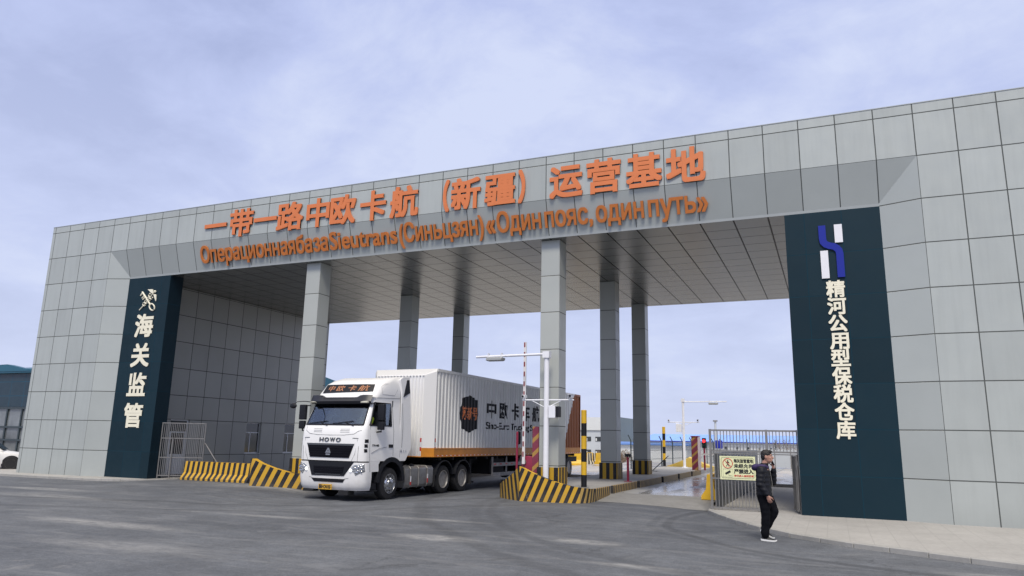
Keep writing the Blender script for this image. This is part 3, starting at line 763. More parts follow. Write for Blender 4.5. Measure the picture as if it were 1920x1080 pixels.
def far_nose():
    mb = MB(); pts = []
    def fn(u, v):
        x = 21.5 + 3.0*u; y = 24.2 + 1.5*v; z = .3 + .68*max(0, 1-abs(x-23.2)/1.75)**1.35*(1-abs(v-.3)*.3)
        return (x, y, z)
    mb.grid(fn, 20, 6)
    for j in range(20):
        a, b = fn(j/20, 0), fn((j+1)/20, 0); mb.face([(a[0], a[1], 0), (b[0], b[1], 0), b, a])
        a, b = fn(j/20, 1), fn((j+1)/20, 1); mb.face([(a[0], a[1], 0), (b[0], b[1], 0), b, a])
    for k in (0, 1): mb.face([(fn(k, 0)[0], 24.2, 0), (fn(k, 1)[0], 25.7, 0), fn(k, 1), fn(k, 0)])
    bmesh.ops.remove_doubles(mb.bm, verts=mb.bm.verts[:], dist=.001)
    M['far_yellow'] = mat('faded yellow concrete', (.66, .47, .10), .6, 0, .1)
    tag(mb.build('crash_wall', 'far_yellow', None, smooth=30), 'plain yellow hump of concrete at the far end of the island', 'crash wall')
far_nose()

# ------------------------------------------------------------------ bollards, masts, barrier machines
def bollard(loc, label, r=.085, h=2.29):
    t = thing('bollard', label, 'bollard', loc, 0, 'tall striped bollards on the island')
    mb = MB(); n = 6
    for k in range(n):
        mb.use('black' if k % 2 == 0 else 'bollard_y'); z0, z1 = h*k/n, h*(k+1)/n
        mb.lathe([(r, z0), (r, z1)], (0, 0, 0), 'z', 20)
    bmesh.ops.remove_doubles(mb.bm, verts=mb.bm.verts[:], dist=.0004)
    mb.build('post', None, t, smooth=30)
    b = MB(); b.lathe([(r*1.7, 0), (r*1.7, .02), (r*1.1, .03)], (0, 0, 0), 'z', 20); b.build('base_plate', 'steel_dk', t)
    c = MB(); c.lathe([(r*1.01, h), (r*.9, h+.015), (.01, h+.02)], (0, 0, 0), 'z', 20); c.build('cap', 'bollard_y', t)
M['bollard_y'] = mat('bollard yellow', (.66, .40, .02), .5, 0, .1, 5)
bollard((24.1, 1.22, .36), 'near yellow and black bollard standing beside the front pillar')
bollard((21.85, 23.6, .36), 'far yellow and black bollard standing beyond the rear pillars', .09)
def mast(loc, label, arm, lamp, cams, zarm, zcam, cab, h, r=.08, ra=.038):
    t = thing('lighting_mast', label, 'mast', loc, 0, 'white camera and lighting masts')
    mb = MB(); mb.lathe([(r*1.06, .02), (r, 2.0), (r*.95, h)], (0, 0, 0), 'z', 20); mb.box(-r*1.3, r*1.3, -r*1.3, r*1.3, h-.2, h-.005)
    p = mb.build('pole', 'white_metal', t, smooth=40)
    mb = MB(); mb.lathe([(.2, 0), (.2, .03)], (0, 0, 0), 'z', 20)
    for a in range(4): mb.lathe([(.02, .03), (.02, .06)], (.15*math.cos(a*PI/2+.7), .15*math.sin(a*PI/2+.7), 0), 'z', 8)
    mb.build('base_plate', 'white_metal', t, smooth=30)
    mb = MB(); s = 1 if arm > 0 else -1
    mb.tube([(s*r, 0, zarm), (arm, 0, zarm+(.0 if s > 0 else -.03))], ra, 12); mb.lathe([(ra*1.6, 0), (ra*1.6, .04)], (s*r*1.35, 0, zarm), 'x', 12)
    mb.build('arm', 'white_metal', t)
    mb = MB(); l0, l1 = lamp
    mb.prism([(l0, zarm-.16), (l1, zarm-.16), (l1+.03, zarm-.075), (l0+.02, zarm-.06)], 'y', -.14, .14); mb.bevel(.012, 1)
    lm = mb.build('floodlight', 'lamp_body', t, smooth=30)
    g = MB(); g.box(l0+.03, l1-.03, -.11, .11, zarm-.17, zarm-.161); g.build('lens', 'lamp_lens', lm, smooth=0)
    for x in (l0+.04, l1-.04):
        b = MB(); b.box(x-.01, x+.01, -.06, .06, zarm-.07, zarm+.075); b.build('bracket', 'white_metal', lm, smooth=0)
    mb = MB(); mb.tube([(cams[0], 0, zcam), (cams[1], 0, zcam)], .022, 8)
    mb.tube([(-.5, 0, zcam), (-.08, 0, zcam-.2)], .012, 6); mb.tube([(.5, 0, zcam), (.08, 0, zcam-.2)], .012, 6)
    mb.build('camera_arm', 'white_metal', t)
    for x, s in ((cams[0]+.07, -1), (cams[1]-.08, 1)):
        mb = MB(); mb.box(x-.045, x+.045, -.12, .1, zcam+.06, zcam+.15); mb.lathe([(.02, zcam), (.02, zcam+.07)], (x, 0, 0), 'z', 8); mb.bevel(.01, 1)
        if s > 0: mb.box(x-.055, x+.055, -.16, .1, zcam+.151, zcam+.16)
        c = mb.build('security_camera', 'white_metal', t, smooth=30)
        g = MB(); g.lathe([(.035, -.135), (.03, -.121)], (x, 0, zcam+.105), 'y', 12); g.build('lens', 'black', c)
    mb = MB(); x0, x1, z0, z1 = cab; mb.box(x0, x1, -.12, .14, z0, z1); mb.bevel(.01, 1)
    cb = mb.build('control_box', 'white_metal', t, smooth=30)
    if arm < 0:
        g = MB(); g.box(x1+.001, x1+.1, -.1, .12, z0+.03, z1-.02); g.build('display', 'black', cb, smooth=0)
M['lamp_body'] = mat('lamp housing', (.42, .43, .42), .45, .3, .1); M['lamp_lens'] = mat('lamp lens', (.6, .6, .55), .2, 0, .1)
mast((23.29, .12, .36), 'near white mast with a floodlight and cameras in front of the pillar', -2.36, (-1.98, -1.45), (-.78, .86), 3.92, 2.55, (.11, .32, 2.02, 2.38), 4.0)
mast((23.23, 22.5, .36), 'far white mast with a floodlight arm beyond the rear pillars', 2.45, (1.45, 1.95), (-.9, .9), 3.72, 2.55, (-.42, -.12, 2.0, 2.45), 3.9, .072, .03)
M['board'] = stripe_mat('red board stripes', .42, 0, ca=(.45, .25, .05), cb=(.22, .02, .06), duty=.33, wear=.2)
M['boom_red'] = mat('boom red', (.22, .025, .035), .4); M['boom_white'] = mat('boom white', (.70, .68, .68), .45, 0, .06)
def striped_board(mb, x0, x1, y0, y1, z0, z1, slope=.9):
    mb.use('board'); mb.box(x0, x1, y0, y1, z0, z1)
    for f in mb.bm.faces:
        for l in f.loops:
            co = l.vert.co; l[mb.uv].uv = (co.z - slope*(co.x+co.y), 0)
def barrier_near():
    t = thing('barrier_gate', 'dark red barrier machine with its striped boom raised behind the nose wall', 'barrier gate', (22.48, .85, .36), 0, 'red barrier machines')
    mb = MB(); mb.box(-.2, .2, -.16, .16, 0, .9); mb.bevel(.02, 2); cab = mb.build('cabinet', 'red_paint', t)
    mb = MB(); mb.lathe([(.07, -.2), (.07, -.16)], (-.11, 0, .72), 'y', 16); mb.build('hub', 'steel_dk', cab)
    mb = MB()
    z0, z1, n = .66, 4.38, 12
    mb.use('boom_white'); mb.box(-.155, -.065, -.235, -.205, z0, z1); mb.use('boom_red')
    for k in range(n): a = z1-.38*.8*k-.01; mb.box(-.145, -.10, -.238, -.2355, max(z0+.05, a-.15), a)
    mb.build('boom', None, t, smooth=0)
    o = MB(); striped_board(o, 22.66, 22.86, .62, .68, .3, 2.14); b = o.build('hazard_board', None, None, smooth=0); tag(b, 'tall dark red board with ochre slanted bands beside the front pillar', 'hazard board')
    o = MB(); o.lathe([(.035, 0), (.035, 1.6), (.005, 1.63)], (0, 0, 0), 'z', 12); p = o.build('marker_post', 'red_paint', None); p.location = (22.06, .85, .36); tag(p, 'slim dark red post left of the raised boom', 'post')
barrier_near()
def barrier_far():
    t = thing('barrier_gate', 'far dark red barrier machine with ochre bands at the end of the lane', 'barrier gate', (24.35, 19.6, .36), 0, 'red barrier machines')
    mb = MB(); striped_board(mb, -.2, .12, -.05, .3, 0, 1.72); mb.build('cabinet', None, t, smooth=0)
    mb = MB(); mb.box(-.24, .22, -.08, .32, 1.721, 1.76); mb.build('cover', 'red_paint', t, smooth=0)
    mb = MB(); mb.box(.13, .26, -.06, .06, 0, 1.7); mb.build('side_strip', 'pink_white', t, smooth=0)
    mb = MB()
    for k in range(8): mb.use('boom_red' if k % 4 == 3 else 'boom_white'); mb.box(.3+k*.32, .3+(k+1)*.32, -.09, -.065, .78, .86)
    bmesh.ops.remove_doubles(mb.bm, verts=mb.bm.verts[:], dist=.0004); mb.build('boom', None, t, smooth=0)
    s = thing('traffic_light', 'small traffic light showing red on a dark red post', 'traffic light', (24.78, 19.75, .36))
    mb = MB(); mb.lathe([(.05, 0), (.05, 1.15)], (0, 0, 0), 'z', 12); mb.build('post', 'red_paint', s)
    mb = MB(); mb.box(-.1, .1, -.07, .07, 1.15, 1.66); mb.bevel(.012, 1); h = mb.build('signal_head', 'black', s)
    mb = MB(); mb.lathe([(.085, -.09), (.085, -.071)], (0, 0, 1.5), 'y', 16); mb.build('red_lens', 'signal_red', h)
    mb = MB(); mb.lathe([(.085, -.09), (.085, -.071)], (0, 0, 1.28), 'y', 16); mb.build('green_lens', 'lens_dark', h)
M['pink_white'] = mat('pale pink plastic', (.68, .58, .62), .5); M['signal_red'] = emit_mat('lit red lens', (1, .04, .05), 1.6); M['lens_dark'] = mat('unlit lens', (.01, .03, .02), .2)
barrier_far()
def reader_post():
    t = thing('reader_post', 'dark red card reader post with black head at the kerb', 'post', (24.28, 5.74, .36))
    mb = MB(); mb.lathe([(.14, 0), (.14, .02)], (0, 0, 0), 'z', 16); mb.lathe([(.045, .02), (.045, .82)], (0, 0, 0), 'z', 12); mb.build('post', 'red_paint', t)
    mb = MB(); mb.lathe([(.07, .82), (.07, .84)], (0, 0, 0), 'z', 16); mb.build('flange', 'red_paint', t)
    mb = MB(); mb.box(-.09, .11, -.07, .07, .86, .96); mb.tube([(0, 0, .83), (0, 0, .88)], .02, 8); mb.build('reader_head', 'black', t, smooth=30)
    t = thing('leaning_bar', 'thin dark bar leaning up from a plate on the island', 'bar', (22.85, 16.0, .36))
    mb = MB(); mb.tube([(0, 0, .03), (.75, .2, .75)], .02, 8); mb.build('rod', 'black', t)
    mb = MB(); mb.box(-.45, .25, -.12, .12, 0, .03); mb.box(-.42, -.24, -.1, .1, .03, .14); mb.build('base_plate', 'steel_dk', t, smooth=0)
reader_post()

# ------------------------------------------------------------------ fences
def bars(mb, p0, p1, z0, z1, n, r=.011):
    a, b = Vector(p0), Vector(p1)
    for i in range(n+1):
        p = a.lerp(b, i/n); mb.box(p.x-r, p.x+r, p.y-r, p.y+r, z0, z1)
def right_fence():
    t = thing('steel_fence', 'grey steel bar fence with a hinged opening beside the right blue pier', 'fence', (27.93, .6, 0))
    W = 2.25
    f = MB()
    for x in (0, 1.47): f.box(x-.03, x+.03, -.03, .03, 0 if x < 1 else 1.5, 2.13)
    f.box(W-.035, W-.005, -.03, .03, 0, 2.13); f.box(1.30, 1.35, -.025, .025, .03, 1.53)
    for z in (2.1, 1.545): f.box(.031, W-.036, -.026, .026, z-.022, z+.022)
    for z in (.82, .06): f.box(.031, 1.299, -.022, .022, z-.018, z+.018)
    f.box(.031, W-.036, -.02, .02, 1.47, 1.5)
    f.build('frame', 'steel', t, smooth=0)
    b = MB(); bars(b, (.11, 0), (W-.11, 0), 1.57, 2.08, 24, .010); bars(b, (.1, 0), (1.22, 0), .08, 1.47, 13, .010); b.build('bars', 'steel', t, smooth=0)
    l = MB(); L = Matrix.Translation((2.17, .03, 0)) @ Matrix.Rotation(math.radians(98), 4, 'Z')
    for q in ((0, .04, .05, 1.46), (.86, .9, .05, 1.46)): l.box(q[0], q[1], -.02, .02, q[2], q[3], L)
    for z in (.05, .75, 1.42): l.box(.041, .859, -.018, .018, z, z+.035, L)
    for i in range(9): x = .1+i*.09; l.box(x-.01, x+.01, -.01, .01, .086, 1.419, L)
    l.build('open_leaf', 'steel_dk', t, smooth=0)
    l = MB(); l.tube([(2.2, -.05, 1.5), (2.19, -.07, 1.25), (2.21, -.06, 1.0), (2.2, -.05, .1)], .022, 8); l.build('latch_post', 'steel_dk', t)
right_fence()
def sign():
    t = thing('warning_sign', 'pale yellow warning sign wired to the grey bar fence', 'sign', (28.17, .565, .8))
    W, H = .92, .615; K = .012
    mb = MB(); mb.box(0, W, -.006, .006, 0, H); mb.build('board', 'sign_face', t, smooth=0)
    def ring(mb, pts, r): mb.tube([(x, -.0075, z) for x, z in pts], r, 6)
    mb = MB(); a = .04; c = .05; pts = []
    for (cx, cz, s) in ((W-a-c, H-a-c, 0), (a+c, H-a-c, 1), (a+c, a+c, 2), (W-a-c, a+c, 3)):
        for k in range(5): an = (s + k/4)*PI/2; pts.append((cx + c*math.cos(an), cz + c*math.sin(an)))
    ring(mb, pts+pts[:1], .004)
    q = [(.085, .065), (.335, .065), (.335, .275), (.085, .275), (.085, .065)]; ring(mb, q, .0025); mb.build('border', 'sign_ink', t)
    mb = MB(); cx, cz, R = .21, .425, .125
    ring(mb, [(cx+R*math.cos(2*PI*k/28), cz+R*math.sin(2*PI*k/28)) for k in range(29)], .011); ring(mb, [(cx-R*.7, cz+R*.7), (cx+R*.7, cz-R*.7)], .009); mb.build('prohibition_ring', 'sign_red', t)
    mb = MB(); mb.use('sign_ink')
    mb.lathe([(.017, -.012), (.017, -.0065)], (cx, 0, cz+.068), 'y', 12)
    for poly in ([(-.022, .045), (.022, .045), (.016, -.02), (-.016, -.02)], [(-.022, .045), (-.05, .0), (-.04, -.004), (-.012, .03)], [(.022, .045), (.05, .005), (.04, -.002), (.012, .03)], [(-.016, -.02), (-.045, -.085), (-.03, -.09), (.002, -.025)], [(.016, -.02), (.045, -.085), (.03, -.09), (-.002, -.025)]):
        mb.prism([(cx+x, cz+z) for x, z in poly], 'y', -.0115, -.0065)
    mb.build('walking_figure', 'sign_ink', t); mb = MB()
    mb.prism([(.13, .17), (.26, .245), (.285, .195), (.155, .125)], 'y', -.0115, -.0065); mb.tube([(.225, -.009, .15), (.23, -.009, .105), (.305, -.009, .1)], .004, 6)
    mb.build('camera_icon', 'sign_ink', t)
    fn = lambda u, v, d: Vector((u, -.0065-d, v))
    for s, z, sz, m, bo in (('海关监管重地', .455, .105, 'sign_ink', .03), ('未经允许', .32, .115, 'sign_ink', .035), ('严禁进入', .175, .125, 'sign_ink', .04), ('你已进入监控区域', .083, .058, 'sign_red', .03)):
        lettering('lettering', s, fn, m, t, .365, .865, size=sz, depth=.004, bold=bo, base=z)
sign()
def left_grille():
    t = thing('steel_grille', 'bare steel bar grille leaf standing beside the left blue pier', 'gate leaf', (7.06, .72, 0), math.radians(31.8))
    f = MB(); W = 1.61
    f.tube([(0, 0, .02), (0, 0, 2.13)], .025, 8); f.tube([(W, 0, .1), (W, 0, 2.13)], .025, 8); f.tube([(.45, -.04, .02), (.45, -.04, 1.55)], .022, 8)
    for z in (2.11, 1.53, .8, .12): f.box(.02, W-.02, -.018, .018, z-.018, z+.018)
    f.build('frame', 'steel', t, smooth=40)
    b = MB(); bars(b, (.08, 0), (W-.08, 0), .138, .78, 22, .008); bars(b, (.08, 0), (W-.08, 0), .82, 1.512, 22, .008); bars(b, (.08, 0), (W-.08, 0), 1.549, 2.09, 22, .008); b.build('bars', 'steel', t, smooth=0)
    p = MB(); p.tube([(W-.02, .06, 1.42), (W+.55, .0, .62)], .03, 8); p.build('prop', 'steel', t)
left_grille()
def low_wall():
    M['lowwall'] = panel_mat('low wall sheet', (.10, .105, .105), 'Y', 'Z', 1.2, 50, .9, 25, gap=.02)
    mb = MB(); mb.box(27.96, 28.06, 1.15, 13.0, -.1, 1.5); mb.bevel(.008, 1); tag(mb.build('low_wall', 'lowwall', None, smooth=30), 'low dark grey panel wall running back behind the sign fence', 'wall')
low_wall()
# ------------------------------------------------------------------ wheels
def wheel(name, parent, x, y, z, r=.48, w=.3, bright=True, side=1, dual=False):
    """axle along x; side=+1 the outer face looks to +x"""
    s = side; t = MB(); prof = [(r*.60, -w/2), (r*.80, -w/2), (r*.95, -w/2+.02), (r*.995, -w/2+.06), (r*.985, -w/2+.065), (r*.985, -w/2+.09), (r, -w/2+.095), (r, w/2-.095), (r*.985, w/2-.09), (r*.985, w/2-.065), (r*.995, w/2-.06), (r*.95, w/2-.02), (r*.80, w/2), (r*.60, w/2)]
    t.lathe([(a, x+b) for a, b in prof], (0, y, z), 'x', 40, False)
    if dual: t.lathe([(a, x+b-s*w*1.08) for a, b in prof], (0, y, z), 'x', 32)
    ty = t.build(name, 'black_rub', parent)
    m = MB(); m.use('chrome' if bright else 'rim_dk'); o = x+s*w/2
    if bright:
        pr = [(r*.605, -.03), (r*.62, .012), (r*.59, .012), (r*.55, -.03), (r*.47, -.035), (r*.40, -.005), (r*.33, .02), (r*.3, .02), (r*.27, .06), (r*.14, .07), (.01, .075)]
    else:
        pr = [(r*.605, -.03), (r*.62, .01), (r*.58, .01), (r*.54, -.07), (r*.5, -.15), (r*.40, -.16), (r*.36, -.12), (r*.24, -.10), (r*.22, -.04), (.01, -.03)]
    m.lathe([(a, o+s*b) for a, b in pr], (0, y, z), 'x', 36)
    m.use('dark')
    for k in range(10):
        a = 2*PI*k/10; b_ = .46 if bright else .47
        m.lathe([(r*.055, o+s*(-.03 if bright else -.155)), (r*.05, o+s*(-.018 if bright else -.145))], (0, y+r*b_*math.cos(a), z+r*b_*math.sin(a)), 'x', 10)
    m.use('chrome' if bright else 'rim_dk')
    for k in range(10):
        a = 2*PI*(k+.5)/10; b_ = .33; m.lathe([(.017, o+s*(.0 if bright else -.13)), (.015, o+s*(.045 if bright else -.09))], (0, y+r*b_*math.cos(a), z+r*b_*math.sin(a)), 'x', 6)
    m.build('rim', None, ty, smooth=40)
    return ty

# ------------------------------------------------------------------ the tractor unit
TR_RZ = -math.radians(2.4)
truck = thing('truck', 'white tractor unit with a dark sign over its windscreen pulling out of the gate', 'truck', (17.05, -1.87, -.085), TR_RZ)
#        z     w     yf    r    bow
CABT = [(.25, 1.19, .10, .26, .06), (.36, 1.23, .03, .26, .07), (.60, 1.245, .0, .24, .07), (1.06, 1.245, .0, .22, .07), (1.6, 1.235, -.01, .2, .07), (2.0, 1.22, .02, .16, .08), (2.15, 1.205, .08, .12, .09),
        (2.86, 1.14, .42, .12, .10), (2.97, 1.14, .44, .16, .12), (3.13, 1.16, .50, .26, .12), (3.45, 1.135, .70, .42, .13), (3.57, 1.09, .90, .5, .14), (3.645, 1.0, 1.25, .5, .14)]
def cabF(u, z, off=0.0):
    w, yf, r, bow = interp(CABT, z); a = min(abs(u), w)
    y = yf + bow*(min(a, w-r)/w)**2
    if a > w-r:
        q = (a-(w-r))/r; y = y + r*(1-math.sqrt(max(0, 1-q*q)))*1.0 + bow*((a/w)**2-((w-r)/w)**2)
    return Vector((u, y-off, z))
def patch(mb, quad, off, thick=.03, nu=12, nv=4, F=cabF):
    """a plate that follows the cab front; quad = TL, TR, BR, BL in (u, z)"""
    TL, TR, BR, BL = [Vector(q) for q in quad]
    def at(i, j, o): p = TL.lerp(TR, i/nu).lerp(BL.lerp(BR, i/nu), j/nv); return F(p.x, p.y, o)
    A = [[mb.bm.verts.new(at(i, j, off)) for i in range(nu+1)] for j in range(nv+1)]
    B = [[mb.bm.verts.new(at(i, j, off-thick)) for i in range(nu+1)] for j in range(nv+1)]
    def f(*v):
        q = mb.bm.faces.new(v); q.material_index = mb.cur
    for j in range(nv):
        for i in range(nu): f(A[j][i], A[j+1][i], A[j+1][i+1], A[j][i+1]); f(B[j][i], B[j][i+1], B[j+1][i+1], B[j+1][i])
    for i in range(nu): f(A[0][i], A[0][i+1], B[0][i+1], B[0][i]); f(A[nv][i], B[nv][i], B[nv][i+1], A[nv][i+1])
    for j in range(nv): f(A[j][0], B[j][0], B[j+1][0], A[j+1][0]); f(A[j][nu], A[j+1][nu], B[j+1][nu], B[j][nu])
def cab_ring(z, yb, nc=6, nf=12, mid=1.44):
    w, yf, r, bow = interp(CABT, z)
    us = [-(w - r*(1-math.sin(PI/2*(1-k/nc))))*1.0 for k in range(nc)]
    us = [-(w-r) - r*math.cos(PI/2*k/nc) for k in range(nc)]            # from the side (-w) to the front corner
    fr = [lerp(-(w-r), w-r, i/nf) for i in range(nf+1)]
    front = us + fr + [-u for u in us[::-1]]
    pts = [cabF(u, z) for u in front]
    ys = pts[0].y
    L = [Vector((-w, yb, z)), Vector((-w, max(mid, ys+.05), z))]; R = [Vector((w, max(mid, ys+.05), z)), Vector((w, yb, z))]
    back = [Vector((w*.5, yb+.001, z)), Vector((0, yb+.001, z)), Vector((-w*.5, yb+.001, z))]
    return L + pts + R + back, nc, nf
def build_truck():
    T = truck
    zs = [1.1, 1.3, 1.6, 1.85, 2.0, 2.15, 2.4, 2.63, 2.86, 2.97, 3.13, 3.3, 3.45, 3.52, 3.57, 3.62, 3.645]
    mb = MB(); rings = []
    for z in zs:
        yb = 2.2 if z < 3.6 else 2.18
        R, nc, nf = cab_ring(z, yb)
        for p in R: p.z += .11*ss(.9, 2.2, p.y)*max(0, z-3.35)/.295
        rings.append([mb.bm.verts.new(p) for p in R])
    n = len(rings[0]); i_front0 = 2+nc; i_front1 = i_front0+nf; i_R = 2 + nc + nf+1 + nc
    for zi in range(len(zs)-1):
        hole = zs[zi] >= 2.15 and zs[zi+1] <= 2.861
        for k in range(n):
            a = k; b = (k+1) % n
            if hole and i_front0 <= k < i_front1: continue
            if hole and (k == 1 or k == i_R-1): continue
            mb.bm.faces.new([rings[zi][a], rings[zi][b], rings[zi+1][b], rings[zi+1][a]])
    mb.bm.faces.new(rings[-1]); 
    bmesh.ops.subdivide_edges(mb.bm, edges=[], cuts=1)
    cab = mb.build('cab', 'truck_white', T, smooth=38)
    # inside: floor, back wall, lining, dash, wheel, seats
    mb = MB(); mb.box(-1.15, 1.15, .35, 1.55, 1.95, 2.0); mb.box(-1.15, 1.15, 1.5, 1.55, 2.0, 2.95); mb.box(-1.08, 1.08, .62, 1.55, 2.9, 2.95); mb.box(-1.1, 1.1, .25, .55, 2.0, 2.17); mb.box(.4, .9, 1.02, 1.2, 2.0, 2.6); mb.box(-.85, -.35, 1.2, 1.42, 2.0, 2.7)
    mb.build('interior', 'inside', T, smooth=0)
    mb = MB(); mb.tube([(.6+.2*math.cos(a), .62+.08*math.sin(a), 2.28+.17*math.sin(a)) for a in [2*PI*k/20 for k in range(21)]], .014, 6, False); mb.build('steering_wheel', 'black', T)
    mb = MB(); w = interp(CABT, 2.15); patch(mb, [(-1.02, 2.86), (1.02, 2.86), (1.085, 2.15), (-1.085, 2.15)], .0, .008, 16, 6); mb.build('windscreen', 'glass', T)
    mb = MB(); patch(mb, [(-1.03, 2.87), (1.03, 2.87), (1.03, 2.78), (-1.03, 2.78)], .006, .012, 16, 1); patch(mb, [(-1.09, 2.19), (1.09, 2.19), (1.095, 2.14), (-1.095, 2.14)], .006, .012, 16, 1)
    for s in (-1, 1): patch(mb, [(s*1.02, 2.86), (s*1.055, 2.86), (s*1.12, 2.15), (s*1.075, 2.15)][::(1 if s > 0 else 1)], .005, .012, 3, 4)
    mb.build('windscreen_frame', 'black', T)
    # wipers
    mb = MB()
    for u0, u1 in ((-.95, -.25), (.0, .72)):
        mb.tube([cabF(lerp(u0, u1, k/8), 2.2+.075*k/8, .025) for k in range(9)], .012, 6); mb.tube([cabF(u1+.06, 2.13, .02), cabF(lerp(u0, u1, .6), 2.25, .03)], .012, 6)
    mb.build('wiper', 'black', T)
    # a pass and a paper on the dash behind the screen
    mb = MB(); mb.box(-.62, -.36, .44, .455, 2.2, 2.5); mb.build('dashboard_paper', 'paper', T, smooth=0)
    # sign over the windscreen
    mb = MB(); mb.use('black'); patch(mb, [(-.90, 3.43), (.94, 3.43), (1.0, 3.19), (-.90, 3.15)], .014, .03, 16, 4); led = mb.build('sign_board', None, T)
    for ch, u0, u1 in zip('中欧卡航', (-.70, -.34, .10, .50), (-.45, -.05, .40, .85)):
        lettering('sign_character', ch, lambda u, v, d: cabF(u+(v-3.3)*.22, v, .018+d), 'led', led, u0, u1, size=.19, depth=.006, bold=.004, base=3.23, copies=4)
    # sun visor
    mb = MB(); nU = 24
    def vis(u, v):
        x = lerp(-1.17, 1.17, u); e_ = .075*ss(.55, .72, abs(x)/1.17); zz = [2.85, 2.80, 2.88, 3.0+e_, 3.01+e_]; oo = [.0, .19, .24, .15, -.02]
        k = v*4; i = min(3, int(k)); t = k-i
        xx = min(abs(x), 1.12)*(1 if x > 0 else -1); p = cabF(xx, 2.9, 0); return Vector((x, p.y - lerp(oo[i], oo[i+1], t), lerp(zz[i], zz[i+1], t)))
    mb.grid(vis, nU, 4); mb.build('sun_visor', 'visor', T, smooth=50)
    for u in (-1.0, .98):
        mb = MB()
        mb.box(u-.13, u+.13, cabF(u, 2.9).y-.25, cabF(u, 2.9).y-.13, 2.825, 2.885); mb.bevel(.02, 2); mb.build('marker_lamp', 'lamp_clear', T)
    # front panel: grilles, badge, letters, air deflectors, seams
    mb = MB(); mb.use('grille'); patch(mb, [(-.86, 1.55), (.88, 1.55), (.74, 1.19), (-.74, 1.19)], .018, .05, 16, 4)
    for z in (1.26, 1.33, 1.40, 1.47): w_ = lerp(.74, .84, (z-1.19)/.36); patch(mb, [(-w_, z+.012), (w_, z+.012), (w_, z-.012), (-w_, z-.012)], .034, .02, 12, 1)
    g = mb.build('upper_grille', None, T)
    mb = MB(); patch(mb, [(-.89, 1.605), (.91, 1.605), (.875, 1.55), (-.86, 1.55)], .026, .04, 16, 1); mb.build('chrome_strip', 'chrome_dk', g)
    mb = MB()
    for poly in ([(-.02, 1.47), (.03, 1.47), (.10, 1.33), (.055, 1.31), (.0, 1.42), (-.055, 1.31), (-.10, 1.33)], [(-.085, 1.30), (.085, 1.30), (.07, 1.26), (-.07, 1.26)], [(-.03, 1.37), (.03, 1.37), (.03, 1.32), (-.03, 1.32)]):
        n_ = len(poly); A = [mb.bm.verts.new(cabF(u, z, .055)) for u, z in poly]; B = [mb.bm.verts.new(cabF(u, z, .02)) for u, z in poly]
        mb.bm.faces.new(A); mb.bm.faces.new(B[::-1])
        for i in range(n_): mb.bm.faces.new([A[i], B[i], B[(i+1) % n_], A[(i+1) % n_]])
    mb.build('badge', 'chrome', g, smooth=0)
    for ch, u0, u1 in zip('HOWO', (-.40, -.20, .01, .24), (-.24, -.03, .20, .41)):
        lettering('letter', ch, lambda u, v, d: cabF(u, v, .004+d), 'chrome_dk', T, u0, u1, size=.165, depth=.02, bold=.03, base=1.66)
    mb = MB()
    line = lambda pts, r=.006: mb.tube([cabF(u, z, .001) for u, z in pts], r, 5)
    line([(-1.02, 2.1), (-1.0, 1.98), (-.85, 1.89), (-.5, 1.855), (0, 1.85), (.5, 1.855), (.85, 1.89), (1.0, 1.98), (1.1, 2.0)], .007)
    for s in (-1, 1):
        line([(s*1.0, 1.74), (s*.93, 1.3), (s*.82, 1.09)], .006); line([(s*.82, 1.77), (s*1.02, 1.765)], .012); line([(s*1.06, 2.12), (s*1.05, 1.5), (s*1.03, 1.1)], .006)
        for z in (1.94, 1.985, 2.03): line([(s*.35, z), (s*.68, z+.004)], .006)
    mb.build('panel_seams', 'seam', T)
    mb = MB()
    for s in (-1, 1):
        for z0, z1 in ((1.36, 1.46), (1.5, 1.6), (1.64, 1.74)): patch(mb, [(s*1.195, z1), (s*1.232, z1), (s*1.236, z0), (s*1.2, z0)], .012, .03, 3, 1)
    mb.build('air_deflector', 'black', T)
    mb = MB(); R = []
    for z in (1.0, 1.15):
        q, nc, nf = cab_ring(z, .5, mid=.4); R.append([Vector((p.x*.985, p.y+.02, p.z)) for p in q])
    mb.loft(R); mb.build('panel_gap', 'dark', T, smooth=30)
    # bumper
    mb = MB(); R = []
    for z in (.25, .3, .36, .48, .6, .8, .95, 1.062):
        q, nc, nf = cab_ring(z, .5, mid=.4); R.append(q)
    mb.loft(R); bump = mb.build('bumper', 'truck_white', T, smooth=38)
    mb = MB(); patch(mb, [(-.80, 1.075), (.92, 1.075), (.60, .665), (-.62, .655)], .016, .05, 16, 4); lg = mb.build('lower_grille', 'black', bump)
    mb = MB(); patch(mb, [(-.56, .93), (.6, .93), (.55, .73), (-.52, .73)], .022, .03, 16, 3)
    for z in (.78, .84, .9): patch(mb, [(-.54, z+.01), (.57, z+.01), (.57, z-.01), (-.54, z-.01)], .034, .02, 12, 1)
    mb.build('grille_mesh', 'grille', lg)
    mb = MB(); patch(mb, [(-.46, .705), (.48, .705), (.48, .69), (-.46, .69)], .03, .03, 12, 1); mb.build('trim_strip', 'chrome_dk', lg)
    mb = MB(); patch(mb, [(-.62, .575), (.64, .575), (.56, .475), (-.52, .475)], .012, .05, 16, 2); mb.build('intake', 'black', bump)
    mb = MB(); line2 = lambda pts, r=.006: mb.tube([cabF(u, z, .001) for u, z in pts], r, 5)
    line2([(-1.2, .605), (-.7, .60), (-.6, .585)]); line2([(.62, .585), (.75, .60), (1.24, .605)]); mb.build('bumper_seam', 'seam', bump)
    mb = MB(); mb.prism([(-.255, .265), (.225, .265), (.225, .415), (-.255, .415)], 'y', -.075, -.04); pl = mb.build('number_plate', 'plate', bump, smooth=0)
